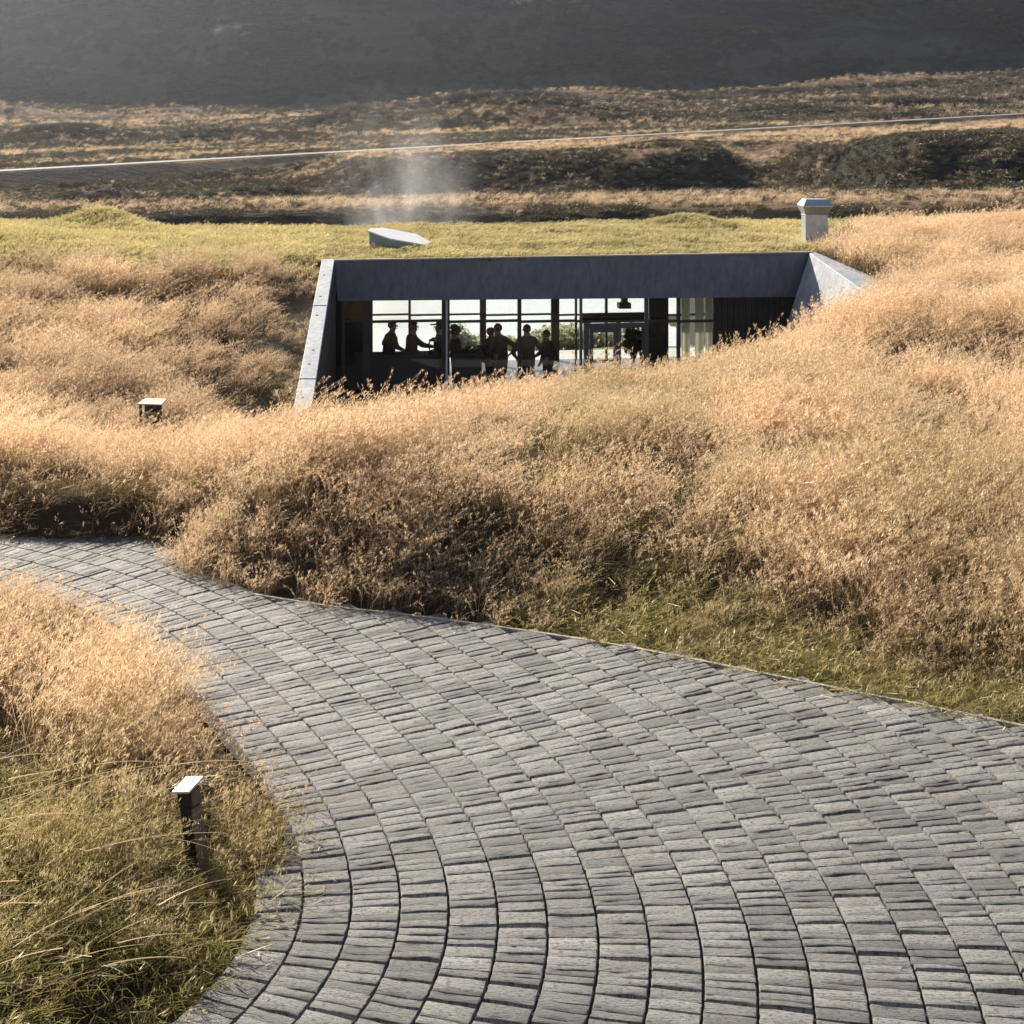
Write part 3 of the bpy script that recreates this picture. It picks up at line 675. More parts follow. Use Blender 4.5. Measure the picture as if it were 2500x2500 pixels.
# chimney
cx0, cx1 = (1957-1250)/F*35, (2021-1250)/F*35; cyy, cd = 35.0, .52
def zpx(y): return ZC-(y-HZ)/F*cyy
ch = MB().box(cx0+.10, cx1, cyy, cyy+cd, 2.6, zpx(524)); chim = part(ch, 'chimney', M['galv']); chim['label'] = 'square sheet metal chimney with a flared cap'
def rect(x0, x1, y0, y1, z): return [(x0, y0, z), (x1, y0, z), (x1, y1, z), (x0, y1, z)]
MB().hexa(rect(cx0+.10, cx1, cyy-.01, cyy+cd+.01, zpx(523.5)), rect(cx0+.02, cx1+.10, cyy-.12, cyy+cd+.12, zpx(505))).build('cap_skirt', M['galv'], chim)
MB().hexa(rect(cx0+.02, cx1+.10, cyy-.12, cyy+cd+.12, zpx(504.7)), rect(cx0+.02, cx1+.10, cyy-.12, cyy+cd+.12, zpx(502))).hexa(rect(cx0+.02, cx1+.10, cyy-.12, cyy+cd+.12, zpx(502)+.001), rect(cx0+.12, cx1+.02, cyy+.04, cyy+cd-.04, zpx(487))).build('chimney_cap', M['galv'], chim)
MB().box(cx0+.085, cx1+.015, cyy-.015, cyy+cd+.015, zpx(527), zpx(525)).build('seam_band', M['galv'], chim)

#PART3
# ------------------------------------------------------------------ people inside (standing height, floor contact, clothes)
skin = simple('skin', (.26, .16, .12), .5); hairm = simple('dark_hair', (.03, .022, .018), .6)
def person(px, v, h, face, lean=0, clothes=(.05, .05, .06), legs=(.03, .03, .04), arms=((.12, .02, -.1), (.12, .02, -.1)), hair=1.0, label='', cap=False, pack=False, bend=0):
    """face: heading in degrees (0 looks to the back of the room, 90 to the left); arms: hand targets (side, forward, up) relative to the hip"""
    k = h/1.75; u = bu(px, v); bx0, by0, _ = BT(u, v, 0)
    root = empty('person', (bx0, by0, FL), EA + R(face))
    tag(root, label, 'person', 'visitors standing inside the glazed room')
    Vx, E, Rd = [], [], []
    def add(p, r, par=None):
        Vx.append(Vector(p)*k); Rd.append((r[0]*k, r[1]*k) if isinstance(r, tuple) else (r*k, r*k))
        if par is not None: E.append((par, len(Vx)-1))
        return len(Vx)-1
    L = math.tan(R(lean)); B = bend
    hip = add((0, 0, .95), (.205, .15)); wst = add((0, .05*L+.10*B, 1.10), (.20, .155), hip); che = add((0, .3*L+.28*B, 1.30-.10*B), (.225, .16), wst)
    sh = add((0, .45*L+.42*B, 1.42-.2*B), (.165, .11), che); nk = add((0, .52*L+.50*B, 1.50-.25*B), .056, sh)
    hd = add((0, .02+.58*L+.58*B, 1.60-.3*B), (.078, .09), nk); tp = add((0, .01+.62*L+.62*B, 1.69-.32*B), (.066, .082), hd)
    for sx, a in ((-1, arms[0]), (1, arms[1])):
        s0 = Vx[sh]/k; p1 = add((sx*.18, s0.y, s0.z-.03), .078, sh)
        hand = Vector((sx*(.18+a[0]), a[1]+.1*L, .95+a[2])); mid = (Vector((sx*.18, s0.y, s0.z-.03))+hand)/2
        need = max(0, .30**2-(hand-Vector((sx*.18, s0.y, s0.z-.03))).length_squared/4)**.5
        elb = mid + Vector((sx*.75, -.5, -.2)).normalized()*min(need, .22)
        p2 = add(elb, .07, p1); p3 = add(hand, .03, p2)
        d = (hand-elb).normalized(); sd = d.cross(Vector((0, 0, 1)) if abs(d.z) < .9 else Vector((0, 1, 0))).normalized()
        pm = add(hand+d*.07, (.036, .018), p3)
        for f, (off, ln) in enumerate(((-.027, .062), (-.009, .075), (.009, .07), (.027, .055))):
            f1 = add(hand+d*.095+sd*off, .0095, pm); add(hand+d*(.095+ln)+sd*off*1.25+Vector((0, 0, -.018)), .0075, f1)
        t1 = add(hand+d*.04+sd*.045, .011, p3); add(hand+d*.085+sd*.062, .009, t1)
    for sx in (-1, 1):
        a = add((sx*.095, -.02*B, .86), (.105, .11), hip); b = add((sx*.105, .03, .50), .075, a); c = add((sx*.11, -.02, .09), .043, b); add((sx*.13, .13, .04), (.04, .032), c)
    me = bpy.data.meshes.new('person'); me.from_pydata(Vx, E, []); o = bpy.data.objects.new('person', me); COL.objects.link(o)
    sk = o.modifiers.new('skin', 'SKIN'); sk.use_smooth_shade = True
    for i, d in enumerate(me.skin_vertices[0].data): d.radius = Rd[i]; d.use_root = (i == 0)
    sb = o.modifiers.new('sub', 'SUBSURF'); sb.levels = sb.render_levels = 1
    dg = bpy.context.evaluated_depsgraph_get(); nm = bpy.data.meshes.new_from_object(o.evaluated_get(dg))
    bpy.data.objects.remove(o); bpy.data.meshes.remove(me)
    nm.name = 'body'
    top = mat_cache(clothes); low = mat_cache(legs)
    for m_ in (top, low, skin): nm.materials.append(m_)
    jn = np.array([tuple(v_) for v_ in Vx]); hands = [i for i in range(len(Vx)) if Rd[i][0] < .031*k]
    for p in nm.polygons:
        c = np.array(p.center); i = int(np.argmin(((jn-c)**2).sum(1)))
        p.material_index = 2 if (i in (nk, hd, tp) or i in hands) else (1 if c[2] < .93*k else 0)
    body = link('body', nm, None, root)
    hc = Vx[hd]*.45 + Vx[tp]*.55
    bmh = bmesh.new(); bmesh.ops.create_icosphere(bmh, subdivisions=3, radius=1)
    for v_ in bmh.verts:
        n_ = 1 + .10*math.sin(v_.co.x*9+v_.co.y*7)*math.sin(v_.co.z*8); v_.co = Vector((v_.co.x*.088*hair*n_, v_.co.y*.108*hair*n_ - .022, v_.co.z*.10*hair*n_+.012))*k + hc
    cut = [f for f in bmh.faces if f.calc_center_median().y > hc.y + .045*k and f.calc_center_median().z < hc.z + .05*k]
    bmesh.ops.delete(bmh, geom=cut, context='FACES'); mh = bpy.data.meshes.new('hair'); bmh.to_mesh(mh); bmh.free(); link('hair', mh, hairm, root)
    nb = MB(); f0 = Vx[hd] + Vector((0, .088*k, .02*k)); nb.tube(f0 + Vector((0, -.02*k, .03*k)), f0 + Vector((0, .016*k, -.012*k)), .007*k, .013*k, 6)
    nb.build('nose', skin, root)
    for sx in (-1, 1): MB().tube(Vx[hd]+Vector((sx*.03*k, .078*k, .045*k)), Vx[hd]+Vector((sx*.03*k, .094*k, .045*k)), .011*k, .008*k, 6).build('eye', hairm, root)
    for sx in (-1, 1): MB().tube(Vx[hd]+Vector((sx*.074*k, 0, .03*k)), Vx[hd]+Vector((sx*.094*k, -.012*k, .035*k)), .028*k, .022*k, 8).build('ear', skin, root)
    MB().box(-.022*k, .022*k, .0, .095*k, -.004*k, .004*k, lambda x, y, z: tuple(Vx[hd]+Vector((x, y, z-.035*k)))).build('mouth', simple_cache('lips', (.25, .10, .09)), root)
    if cap: MB().hexa([tuple(hc+Vector((x, y, .035*k))) for x, y in ((-.08, .06), (.08, .06), (.06, .19), (-.06, .19))], [tuple(hc+Vector((x, y, .05*k))) for x, y in ((-.08, .06), (.08, .06), (.06, .19), (-.06, .19))]).build('cap_brim', top, root)
    if pack:
        bmh = bmesh.new(); bmesh.ops.create_icosphere(bmh, subdivisions=3, radius=1); c = Vx[che] + Vector((0, -.2, .02))
        for v_ in bmh.verts: v_.co = c + Vector((np.sign(v_.co.x)*abs(v_.co.x)**.6*.16, np.sign(v_.co.y)*abs(v_.co.y)**.6*.12, np.sign(v_.co.z)*abs(v_.co.z)**.6*.24))
        mh = bpy.data.meshes.new('backpack'); bmh.to_mesh(mh); bmh.free(); link('backpack', mh, low, root)
    return root
_mc = {}
def mat_cache(c):
    if c not in _mc: _mc[c] = mat_noisy('cloth', tuple(x*.3 for x in c), tuple(x*.5 for x in c), 14, .9, .002, 60)
    return _mc[c]
def simple_cache(n_, c):
    if n_ not in _mc: _mc[n_] = simple(n_, c)
    return _mc[n_]
dn_ = (.08, .0, -.12)
person(948, 1.9, 1.80, -75, 10, (.05, .05, .055), arms=((.1, .15, .1), (.1, .3, .15)), label='dark figure leaning forward behind the counter, nearest the left column')
person(1003, 1.7, 1.80, -80, 6, (.04, .045, .06), arms=((.05, .2, .1), (.1, .5, .25)), hair=1.08, label='dark figure reaching one arm along the counter towards the glass dispenser')
person(1075, 1.6, 1.80, 80, 3, (.05, .05, .05), cap=True, arms=((.05, .25, .12), dn_), label='dark figure in a peaked cap half hidden by the thick window column')
person(1114, 1.3, 1.74, 78, 4, (.06, .05, .05), hair=1.32, arms=((.05, .2, .1), dn_), label='dark figure with a bushy head of hair just right of the thick column')
person(1196, 1.6, 1.64, -70, 3, (.09, .09, .09), arms=((.05, .1, .0), (.05, .2, .2)), hair=1.05, label='shorter figure standing close against the taller one with an elbow out')
person(1222, 1.2, 1.78, 35, 9, (.07, .075, .08), arms=((.06, .1, 0), (.14, -.05, .12)), label='tall figure bowing its head with one elbow stuck out sideways')
person(1287, 1.1, 1.77, 12, 2, (.10, .10, .095), arms=((.04, .12, .02), (.04, .12, .02)), label='figure in a greyish jacket seen from behind beside the thin window bar')
person(1338, 1.3, 1.60, 55, 5, (.08, .08, .075), arms=((.05, .1, 0), (.1, .02, -.06)), label='short figure standing in front of the right column of the lake window')
person(1580, 1.3, 1.62, 40, 6, (.03, .03, .035), bend=.35, pack=True, arms=((.02, .3, -.1), (.02, .3, -.1)), label='stooping figure with a dark backpack beside the open door')

# counters, dispenser, crockery
def counter(p0, p1, v, ytop, label):
    u0, u1 = bu(p0, v), bu(p1, v); zt = bz((p0+p1)/2, ytop, v); um = (u0+u1)/2; c = BT(um, v+.3, FL)
    root = tag(empty('counter', c), label, 'counter'); O = Vector(c)
    def cp(mb, n_, m_): o = mb.build(n_, m_, root, .004); o.location = -O; return o
    cp(wbox(u0, u1, v, v+.62, zt-.04, zt), 'counter_top', M['frame']); cp(wbox(u0+.05, u1-.05, v+.06, v+.56, FL+.1, zt-.042), 'cabinet', M['plaster']); cp(wbox(u0+.08, u1-.08, v+.1, v+.52, FL, FL+.099), 'plinth', M['frame'])
    return zt
zc1 = counter(868, 1072, 1.0, 868, 'long dark serving counter behind the left windows')
zc2 = counter(1110, 1182, .95, 864, 'short dark counter beside the thick column, with small things on it')
def turned(name, prof, mat, loc, n=16, parent=None):
    vs_ = [(r*math.cos(2*math.pi*i/n), r*math.sin(2*math.pi*i/n), z) for r, z in prof for i in range(n)]
    fs = [(j*n+i, j*n+(i+1) % n, (j+1)*n+(i+1) % n, (j+1)*n+i) for j in range(len(prof)-1) for i in range(n)] + [tuple(range(n-1, -1, -1)), tuple(range((len(prof)-1)*n, len(prof)*n))]
    me = bpy.data.meshes.new(name); me.from_pydata(vs_, [], fs); me.update(); o = link(name, me, mat, parent); o.location = loc; return o
dp = BT(bu(1057, 1.2), 1.2, zc1); dr = tag(empty('drinks_dispenser', dp), 'glass drinks dispenser with a dark lid standing on the long counter', 'dispenser')
turned('stand', [(.11, 0), (.11, .02), (.09, .03), (.09, .07)], M['frame'], (0, 0, 0), parent=dr); turned('jar', [(.09, .072), (.105, .12), (.105, .26), (.08, .29)], M['glass'], (0, 0, 0), parent=dr); turned('lid', [(.095, .292), (.10, .32), (.03, .35), (.02, .37)], M['frame'], (0, 0, 0), parent=dr)
MB().tube((0, -.09, .10), (0, -.14, .09), .012, .012, 8).build('tap', M['galv'], dr)
for i, (px, r, h) in enumerate(((1118, .07, .10), (1130, .10, .07), (1142, .06, .14), (1158, .09, .06), (1170, .05, .16))):
    p = BT(bu(px, 1.2), 1.2+.05*(i % 2), zc2)
    o = turned('bowl' if h < .08 else 'jug', [(r*.55, 0), (r*.9, h*.4), (r, h*.8), (r*.85, h)], M['bollard'], p, 14)
    tag(o, ['small dark jug at the left end of the short counter', 'low dark bowl second from the left on the short counter', 'dark jug in the middle of the short counter', 'low dark bowl second from the right on the short counter', 'slim dark jug at the right end of the short counter'][i], 'bowl' if h < .08 else 'jug', 'crockery on the short counter')
# potted tree and bushes
leafm = mat_noisy('leaf_green', (.03, .05, .018), (.07, .10, .03), 3, .6, 0); barkm = mat_noisy('bark', (.05, .04, .03), (.10, .08, .06), 12, .9, .01, 40)
bushm = mat_grass('pale_bush_leaf', [(.30, .33, .21), (.38, .41, .27), (.45, .48, .33), (.46, .48, .34)], .62)
def leaf_cloud(name, n, rad, cz, mat, parent, size, seed):
    r = np.random.default_rng(seed); d = r.normal(size=(n, 3)); d /= np.linalg.norm(d, axis=1)[:, None]
    rr = r.random(n)**.45; lump = .72 + .5*r.random(12)
    dirs = r.normal(size=(12, 3)); dirs /= np.linalg.norm(dirs, axis=1)[:, None]
    rr = rr*lump[np.argmax(d @ dirs.T, 1)]
    c = d*rr[:, None]*np.array(rad) + np.array([0, 0, cz]); t = r.normal(size=(n, 3)); t /= np.linalg.norm(t, axis=1)[:, None]; b = np.cross(t, r.normal(size=(n, 3))); b /= np.linalg.norm(b, axis=1)[:, None]
    s_ = size*(.6+.8*r.random(n))[:, None]; V = np.stack([c-t*s_, c+b*s_*.45, c+t*s_, c-b*s_*.45], 1).reshape(-1, 3)
    return link(name, fast_mesh(name, V, np.arange(4*n).reshape(n, 4)), mat, parent)
tp = BT(bu(1541, 1.6), 1.6, FL); tr = tag(empty('potted_tree', tp), 'small leafy tree in a tapered pot seen through the open doorway', 'potted tree')
ztr = bz(1541, 828, 1.6) - FL
turned('pot', [(.12, 0), (.20, .42), (.21, .46), (.18, .46)], M['rust_or_shade'], (0, 0, 0), 18, tr); MB().tube((0, 0, .4), (.02, 0, ztr), .022, .014, 7).build('trunk', barkm, tr); leaf_cloud('crown', 700, (.19, .19, .36), ztr, leafm, tr, .05, 5)
bl = [(1105, 2.6, 1.0, 1.5), (1150, 2.2, 1.2, 1.0), (1240, 2.8, .8, .9), (1300, 3.0, 1.0, 1.1), (1350, 2.2, 1.3, 1.3), (1392, 2.6, 1.2, 1.4), (1440, 2.4, 1.1, 1.3), (1480, 2.7, 1.2, 1.2), (1545, 2.5, 1.0, 1.6)]
bnm = ['behind the thick column', 'just right of the bushy haired figure', 'behind the tall bowing figure', 'behind the thin window bar', 'behind the shortest figure', 'seen left of the door frame', 'behind the left edge of the glazed door', 'in the middle of the glazed door leaf', 'behind the potted tree']
for i, (px, dv, rx2, h) in enumerate(bl):
    v = 8.8 + dv; x, y, _ = BT(bu(px, v), v, 0); z = -.62 - 1.0*float(sstep(.02, .5, np.array((y-40.13-.13*x)/12)))
    h *= .8; b_ = tag(empty('bush', (x, y, z-.1)), 'pale green bush on the lake bank ' + bnm[i], 'bush', 'bushes on the lake bank behind the room')
    MB().tube((0, 0, 0), (.05, 0, h*.6), .04, .02, 6).tube((0, 0, .1), (-.2, .1, h*.7), .03, .012, 6).build('stems', barkm, b_)
    leaf_cloud('crown', 900, (rx2*.7, .6, h*.5), h*.55, bushm, b_, .09, 40+i)

# ------------------------------------------------------------------ the two lights in the grass
gz = lambda x, y: float(ground_z(np.array([x]), np.array([y]))[0][0])
bp = P(483, 2098, 9.32); bz0 = gz(bp[0], bp[1]); bo = tag(empty('path_light', (bp[0], bp[1], bz0), R(-20)), 'slim black bollard light with pale flat cap and one rusty side, beside the paving', 'bollard light')
bo.rotation_euler = (R(-4), R(-11), R(-22))
H = .56
MB().box(-.045, .045, -.05, .05, -.1, H-.12).build('post', M['bollard'], bo, .003)
MB().box(.0455, .052, -.052, .06, -.1, H-.13).build('side_plate', M['rust_or_shade'], bo, .002)
MB().box(-.052, .052, -.055, .055, H-.118, H-.012).build('lamp_head', M['bollard'], bo, .003)
MB().hexa([(-.07, -.085, H-.02), (.07, -.085, H-.02), (.07, .085, H+.02), (-.07, .085, H+.02)], [(-.07, -.085, H-.006), (.07, -.085, H-.006), (.07, .085, H+.034), (-.07, .085, H+.034)]).build('cap', M['bollardlid'], bo, .002)
MB().box(.0525, .056, -.045, .05, H-.115, H-.02).build('rust_panel', M['rust_or_shade'], bo)
b2 = P(368, 990, 22.0); z2 = gz(b2[0], 22.0); zt_ = ZC-(967-HZ)/F*22.2
b2o = tag(empty('path_light', (b2[0], 22.1, z2), R(-8)), 'low dark metal frame light with pale flat lid in the far grass slope', 'bollard light')
h2 = zt_ - z2 - .05
MB().hexa([(-.20, -.13, h2-.05), (.20, -.13, h2-.05), (.19, .13, h2-.01), (-.17, .13, h2-.01)], [(-.20, -.13, h2-.03), (.20, -.13, h2-.03), (.19, .13, h2+.01), (-.17, .13, h2+.01)]).build('cap', M['steel'], b2o, .003)
for sx in (-1, 1): MB().box(sx*.16-.018, sx*.16+.018, -.09, -.055, -.2, h2-.045).build('leg', M['bollard'], b2o, .003)
MB().box(-.141, .141, -.088, -.06, h2-.19, h2-.165).build('crossbar', M['steel'], b2o, .003); MB().box(-.14, .14, .02, .05, -.1, h2-.04).build('back_plate', M['bollard'], b2o, .003)

# ------------------------------------------------------------------ grass
def ribbons(chains, widths):
    """chains: list of (n,3) arrays; crossed-free flat ribbons"""
    V, Q, n0 = [], [], 0
    for ch, w in zip(chains, widths):
        n = len(ch); d = np.gradient(ch, axis=0); side = np.cross(d, np.array([rng.normal(), rng.normal(), .2])); side /= np.linalg.norm(side, axis=1)[:, None] + 1e-9
        ww_ = np.linspace(w, w*.25, n)[:, None]/2
        V.append(np.stack([ch-side*ww_, ch+side*ww_], 1).reshape(-1, 3)); i = np.arange(n-1)*2 + n0
        Q.append(np.stack([i, i+1, i+3, i+2], 1)); n0 += 2*n
    return np.concatenate(V), np.concatenate(Q)
def clump(name, mat, stems, blades, hs, hb, rad, spik, sw, bw, droop=.15, spl=.02, lean=.22):
    ch, wd = [], []; sp = []
    for i in range(stems + blades):
        st = i < stems; a = rng.uniform(0, 2*math.pi); r0 = rad*rng.random()**.5; b = np.array([r0*math.cos(a), r0*math.sin(a), -.03])
        h = (hs if st else hb)*rng.uniform(.65, 1.1); la = rng.uniform(0, 2*math.pi); lm = abs(rng.normal(0, lean if st else lean*2.2))
        t = np.linspace(0, 1, 6 if st else 4)[:, None]; dirv = np.array([math.cos(la)*lm+.10, math.sin(la)*lm-.04, 1.0]); dirv /= np.linalg.norm(dirv)
        c = b + dirv*h*t + np.array([math.cos(la)+.5, math.sin(la)-.2, -.7])*(droop if st else droop*1.4)*h/.5*t**3
        ch.append(c); wd.append(sw if st else bw)
        if st:
            for _ in range(spik):
                u = 1 - .44*rng.random()**1.2; k = u*5; k0 = min(int(k), 4); p = c[k0]*(1-(k-k0)) + c[k0+1]*(k-k0)
                sp.append(p + rng.normal(0, 1, 3)*np.array([.011, .011, .010])*(1.25-u+.25)*1.5 + np.array([.010, -.004, 0])*u)
    V, Q = ribbons(ch, wd); head = np.zeros(len(V))
    if sp:
        c = np.array(sp); n = len(c); d = rng.normal(size=(n, 3))*.42 + np.array([.42, -.12, .95]); d /= np.linalg.norm(d, axis=1)[:, None]; e = np.cross(d, rng.normal(size=(n, 3))); e /= np.linalg.norm(e, axis=1)[:, None]
        l_ = spl*rng.uniform(.6, 1.4, n)[:, None]; S = np.stack([c-d*l_, c+e*l_*.17, c+d*l_, c-e*l_*.17], 1).reshape(-1, 3)
        Q = np.concatenate([Q, np.arange(4*n).reshape(n, 4)+len(V)]); V = np.concatenate([V, S]); head = np.concatenate([head, np.ones(4*n)])
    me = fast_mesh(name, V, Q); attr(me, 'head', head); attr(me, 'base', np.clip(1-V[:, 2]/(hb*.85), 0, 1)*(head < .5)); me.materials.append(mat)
    return bpy.data.objects.new(name, me)
def proto(name, n, **kw):
    c = bpy.data.collections.new(name)
    for i in range(n): c.objects.link(clump(name, **kw))
    return c
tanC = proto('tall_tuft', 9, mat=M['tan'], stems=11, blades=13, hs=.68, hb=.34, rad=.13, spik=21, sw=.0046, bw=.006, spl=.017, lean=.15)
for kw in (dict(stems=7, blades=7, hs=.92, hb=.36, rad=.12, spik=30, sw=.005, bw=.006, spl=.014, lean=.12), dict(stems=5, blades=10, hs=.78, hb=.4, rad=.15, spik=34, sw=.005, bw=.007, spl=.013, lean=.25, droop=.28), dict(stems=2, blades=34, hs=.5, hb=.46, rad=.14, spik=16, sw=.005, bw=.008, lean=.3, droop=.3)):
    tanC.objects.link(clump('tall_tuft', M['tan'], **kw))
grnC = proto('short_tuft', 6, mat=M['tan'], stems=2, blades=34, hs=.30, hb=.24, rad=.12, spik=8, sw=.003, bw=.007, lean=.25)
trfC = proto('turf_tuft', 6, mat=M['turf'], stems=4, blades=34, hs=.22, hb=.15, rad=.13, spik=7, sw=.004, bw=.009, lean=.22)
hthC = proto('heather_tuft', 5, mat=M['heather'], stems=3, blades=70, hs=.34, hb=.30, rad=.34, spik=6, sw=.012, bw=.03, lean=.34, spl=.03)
def scatter(name, me, colln, seed, label=None, tilt=.16, smin=.75, smax=1.25):
    o = link(name, me); tag(o, label, kind='stuff')
    ng = bpy.data.node_groups.new(name, 'GeometryNodeTree'); ng.interface.new_socket('Geometry', in_out='INPUT', socket_type='NodeSocketGeometry'); ng.interface.new_socket('Geometry', in_out='OUTPUT', socket_type='NodeSocketGeometry')
    N, Lk = ng.nodes, ng.links; gi, go = N.new('NodeGroupInput'), N.new('NodeGroupOutput')
    ds = N.new('GeometryNodeDistributePointsOnFaces'); ds.inputs['Seed'].default_value = seed
    def named(n_): a = N.new('GeometryNodeInputNamedAttribute'); a.data_type = 'FLOAT'; a.inputs['Name'].default_value = n_; return a.outputs['Attribute']
    ci = N.new('GeometryNodeCollectionInfo'); ci.inputs['Collection'].default_value = colln; ci.inputs['Separate Children'].default_value = True; ci.inputs['Reset Children'].default_value = True
    ip = N.new('GeometryNodeInstanceOnPoints'); ip.inputs['Pick Instance'].default_value = True
    rv = N.new('FunctionNodeRandomValue'); rv.data_type = 'FLOAT_VECTOR'; rv.inputs[0].default_value = (-tilt, -tilt, 0); rv.inputs[1].default_value = (tilt, tilt, .9); 
    rs = N.new('FunctionNodeRandomValue'); rs.data_type = 'FLOAT'; rs.inputs[2].default_value = smin; rs.inputs[3].default_value = smax; rs.inputs['Seed'].default_value = 5
    mu = N.new('ShaderNodeMath'); mu.operation = 'MULTIPLY'; Lk.new(rs.outputs[1], mu.inputs[0]); Lk.new(named('hgt'), mu.inputs[1])
    Lk.new(gi.outputs[0], ds.inputs['Mesh']); Lk.new(named('dens'), ds.inputs['Density']); Lk.new(ds.outputs['Points'], ip.inputs['Points']); Lk.new(ci.outputs[0], ip.inputs['Instance'])
    Lk.new(rv.outputs[0], ip.inputs['Rotation']); Lk.new(mu.outputs[0], ip.inputs['Scale']); Lk.new(ip.outputs[0], go.inputs[0])
    md = o.modifiers.new('scatter', 'NODES'); md.node_group = ng
    return o
# fields over the ground
x, y, d = GV[:, 0], GV[:, 1], GD
seen = (np.abs(x) < .40*y + 4.5) & (y > 5.6)
u_ = (x-B0[0])*ex + (y-B0[1])*ey; v_ = -(x-B0[0])*ey + (y-B0[1])*ex
back = sstep(.2, 2.8, v_ + 1.4*(x < -3) + .8*(fbm(x*.4, y*.4, 3, 81)-.5)*2 - np.where(x > 5, 2.6*sstep(7, 9.5, x), 0))
fr_ = np.where((x < -4) & (y > 21.5), 1.1, .55)
nA, nB, nC = fbm(x*fr_, y*fr_, 4, 83), fbm(x*1.5, y*1.5, 3, 85), fbm(x*.28, y*.28, 3, 87)
left = x < -1.0 - .0*y
rightside = (seg_dist(x, y, outer_edge, False) < seg_dist(x, y, inner_edge, False))
leftbank = rightside & (x < -4.2) & (y < 17.7) & (y > 16)
low = np.where(rightside, 1 - sstep(.15, 1.25+.06*np.maximum(x, 0), d + 1.2*(nA-.5)), 0)*sstep(-1.0, 1.8, x)            # short green growth along the path
lowL = np.where(~rightside, 1 - sstep(9.3, 11.3, y + 1.6*(nA-.5)*2 + np.maximum(-2.3-x, 0)*.3), 0)                                       # greener near end of the left bank
green = np.clip(low*(.35+.9*nB) + lowL*(.2+1.0*nB) + .3*sstep(.56, .72, nC)*(y < 24)*(x > .5), 0, 1)
nD = fbm(x*2.3, y*2.3, 3, 89)
dens = 70*(.35 + .65*sstep(.36, .56, nA))*(.22+.9*sstep(.34, .55, nD))*(1-back)*seen*sstep(.0, .12, d)
pocket = np.where(~rightside & (y < 10.8), .15+.85*sstep(.40, .52, fbm(x*1.3, y*1.3, 3, 99)), 1)
dens = dens*pocket
tipm = rightside*(1-sstep(-.2, 1.6, x))*(y < 18.5)*(x > -4.3)*(1-sstep(1.6, 2.8, d))*(.35+.65*sstep(.40, .54, fbm(x*.85, y*.85, 3, 141)))
dens = dens*(1-tipm) + np.maximum(dens, 78*seen*sstep(0, .1, d))*tipm
dens *= np.where(leftbank, .34, 1)*(1-.7*low)*(1-.35*lowL)*np.where((~rightside) & (d < .25), .55, 1)
hgt = (.74 + .40*sstep(.34, .66, nA))*(.72+.56*nB)*(1-.5*low)*(1-.15*lowL)*np.where(leftbank, .6, 1)*(1-.35*back)
hgt *= np.where(rightside, 1 - (1-sstep(.1, 1.5, d))*(.25+.3*sstep(-1.5, .5, x)), 1)*np.where(~rightside, .72+.28*sstep(.1, .7, d), 1)
for lx, ly, rr in ((-2.0, 8.95, .46), (-5.58, 21.6, .6)):
    q_ = sstep(rr*.5, rr, np.hypot(x-lx, (y-ly)*.8)); hgt = hgt*(.25+.75*q_); dens = dens*(.3+.7*q_)
wl_ = seg_dist(x, y, [LW0, LW1], False); hgt = hgt*np.where(x < -3.3, .35+.65*sstep(.3, 1.9, wl_), 1)
hgt = hgt*(1-.6*tipm) + .6*tipm*np.maximum(hgt, .85)
def ground_copy(name):
    m_ = gme.copy(); m_.name = name; m_.materials.clear(); return m_
m1 = ground_copy('tall_grass'); attr(m1, 'dens', dens); attr(m1, 'hgt', hgt); attr(m1, 'green', green*.75); attr(m1, 'rust_or_shade', np.clip(.25*sstep(.50, .68, nC) + .8*(x < -3.8)*(y > 21.5)*sstep(.30, .52, fbm(x*.7, y*.7, 3, 115)) + .7*leftbank, 0, .85))  # shade of left slope and bank painted as brown, over random brown patches
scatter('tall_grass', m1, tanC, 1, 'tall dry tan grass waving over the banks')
dens2 = 70*np.clip(low*1.2 + lowL*.9 + .25*sstep(.5, .7, nC)*(y < 22)*(x > 0) + .3*leftbank, 0, 1.2)*seen*sstep(-.07, .0, d)*(1-back)*(.35+.65*pocket)
m2 = ground_copy('short_grass'); attr(m2, 'dens', dens2); attr(m2, 'hgt', .8+.6*nB); attr(m2, 'green', np.clip(.55+.6*(nB-.3), 0, 1)*np.where(leftbank, .3, 1)); attr(m2, 'rust_or_shade', .9*leftbank)  # bank's shade painted into its short tufts as brown
scatter('short_grass', m2, grnC, 2, 'short green grass along the edge of the paving', tilt=.3)
m3 = ground_copy('bank_turf'); attr(m3, 'dens', 85*back*seen*(v_ < 9.2)); attr(m3, 'hgt', .8+.7*nB); attr(m3, 'green', .25*sstep(.45, .7, nA))
scatter('bank_turf', m3, trfC, 3, 'yellow green turf on the banks beside the roof')
mo = bpy.data.objects['moorland'].data; m5 = mo.copy(); m5.name = 'moor_grass'; m5.materials.clear(); n_ = len(mo.vertices); cv = np.zeros(n_*3, dtype=np.float32); mo.vertices.foreach_get('co', cv); cv = cv.reshape(-1, 3)
hv = np.zeros(n_, dtype=np.float32); mo.attributes['heath'].data.foreach_get('value', hv); yr2, zr2 = road_at(cv[:, 0]); onroad = np.abs(cv[:, 1]-yr2)/math.hypot(1, RS) < 6
mx, my = cv[:, 0], cv[:, 1]
stripe = fbm(mx*.03+my*.01, my*.14, 4, 95)*.65 + .35*fbm(mx*.3, my*.4, 3, 96)
inv = (np.abs(mx) < .44*my)*(my > 87)*~onroad; farther = sstep(170, 300, my)
pf = pale_field(mx, my); grs = sstep(.46, .58, stripe)*(1-.75*hv) + 1.1*pf
attr(m5, 'dens', inv*np.clip(grs, 0, 1)*(1.5*(1-farther)+.28*farther)); attr(m5, 'hgt', (.5+.9*fbm(mx*.3, my*.3, 3, 97))*(1+1.2*farther)); attr(m5, 'green', np.zeros(n_))
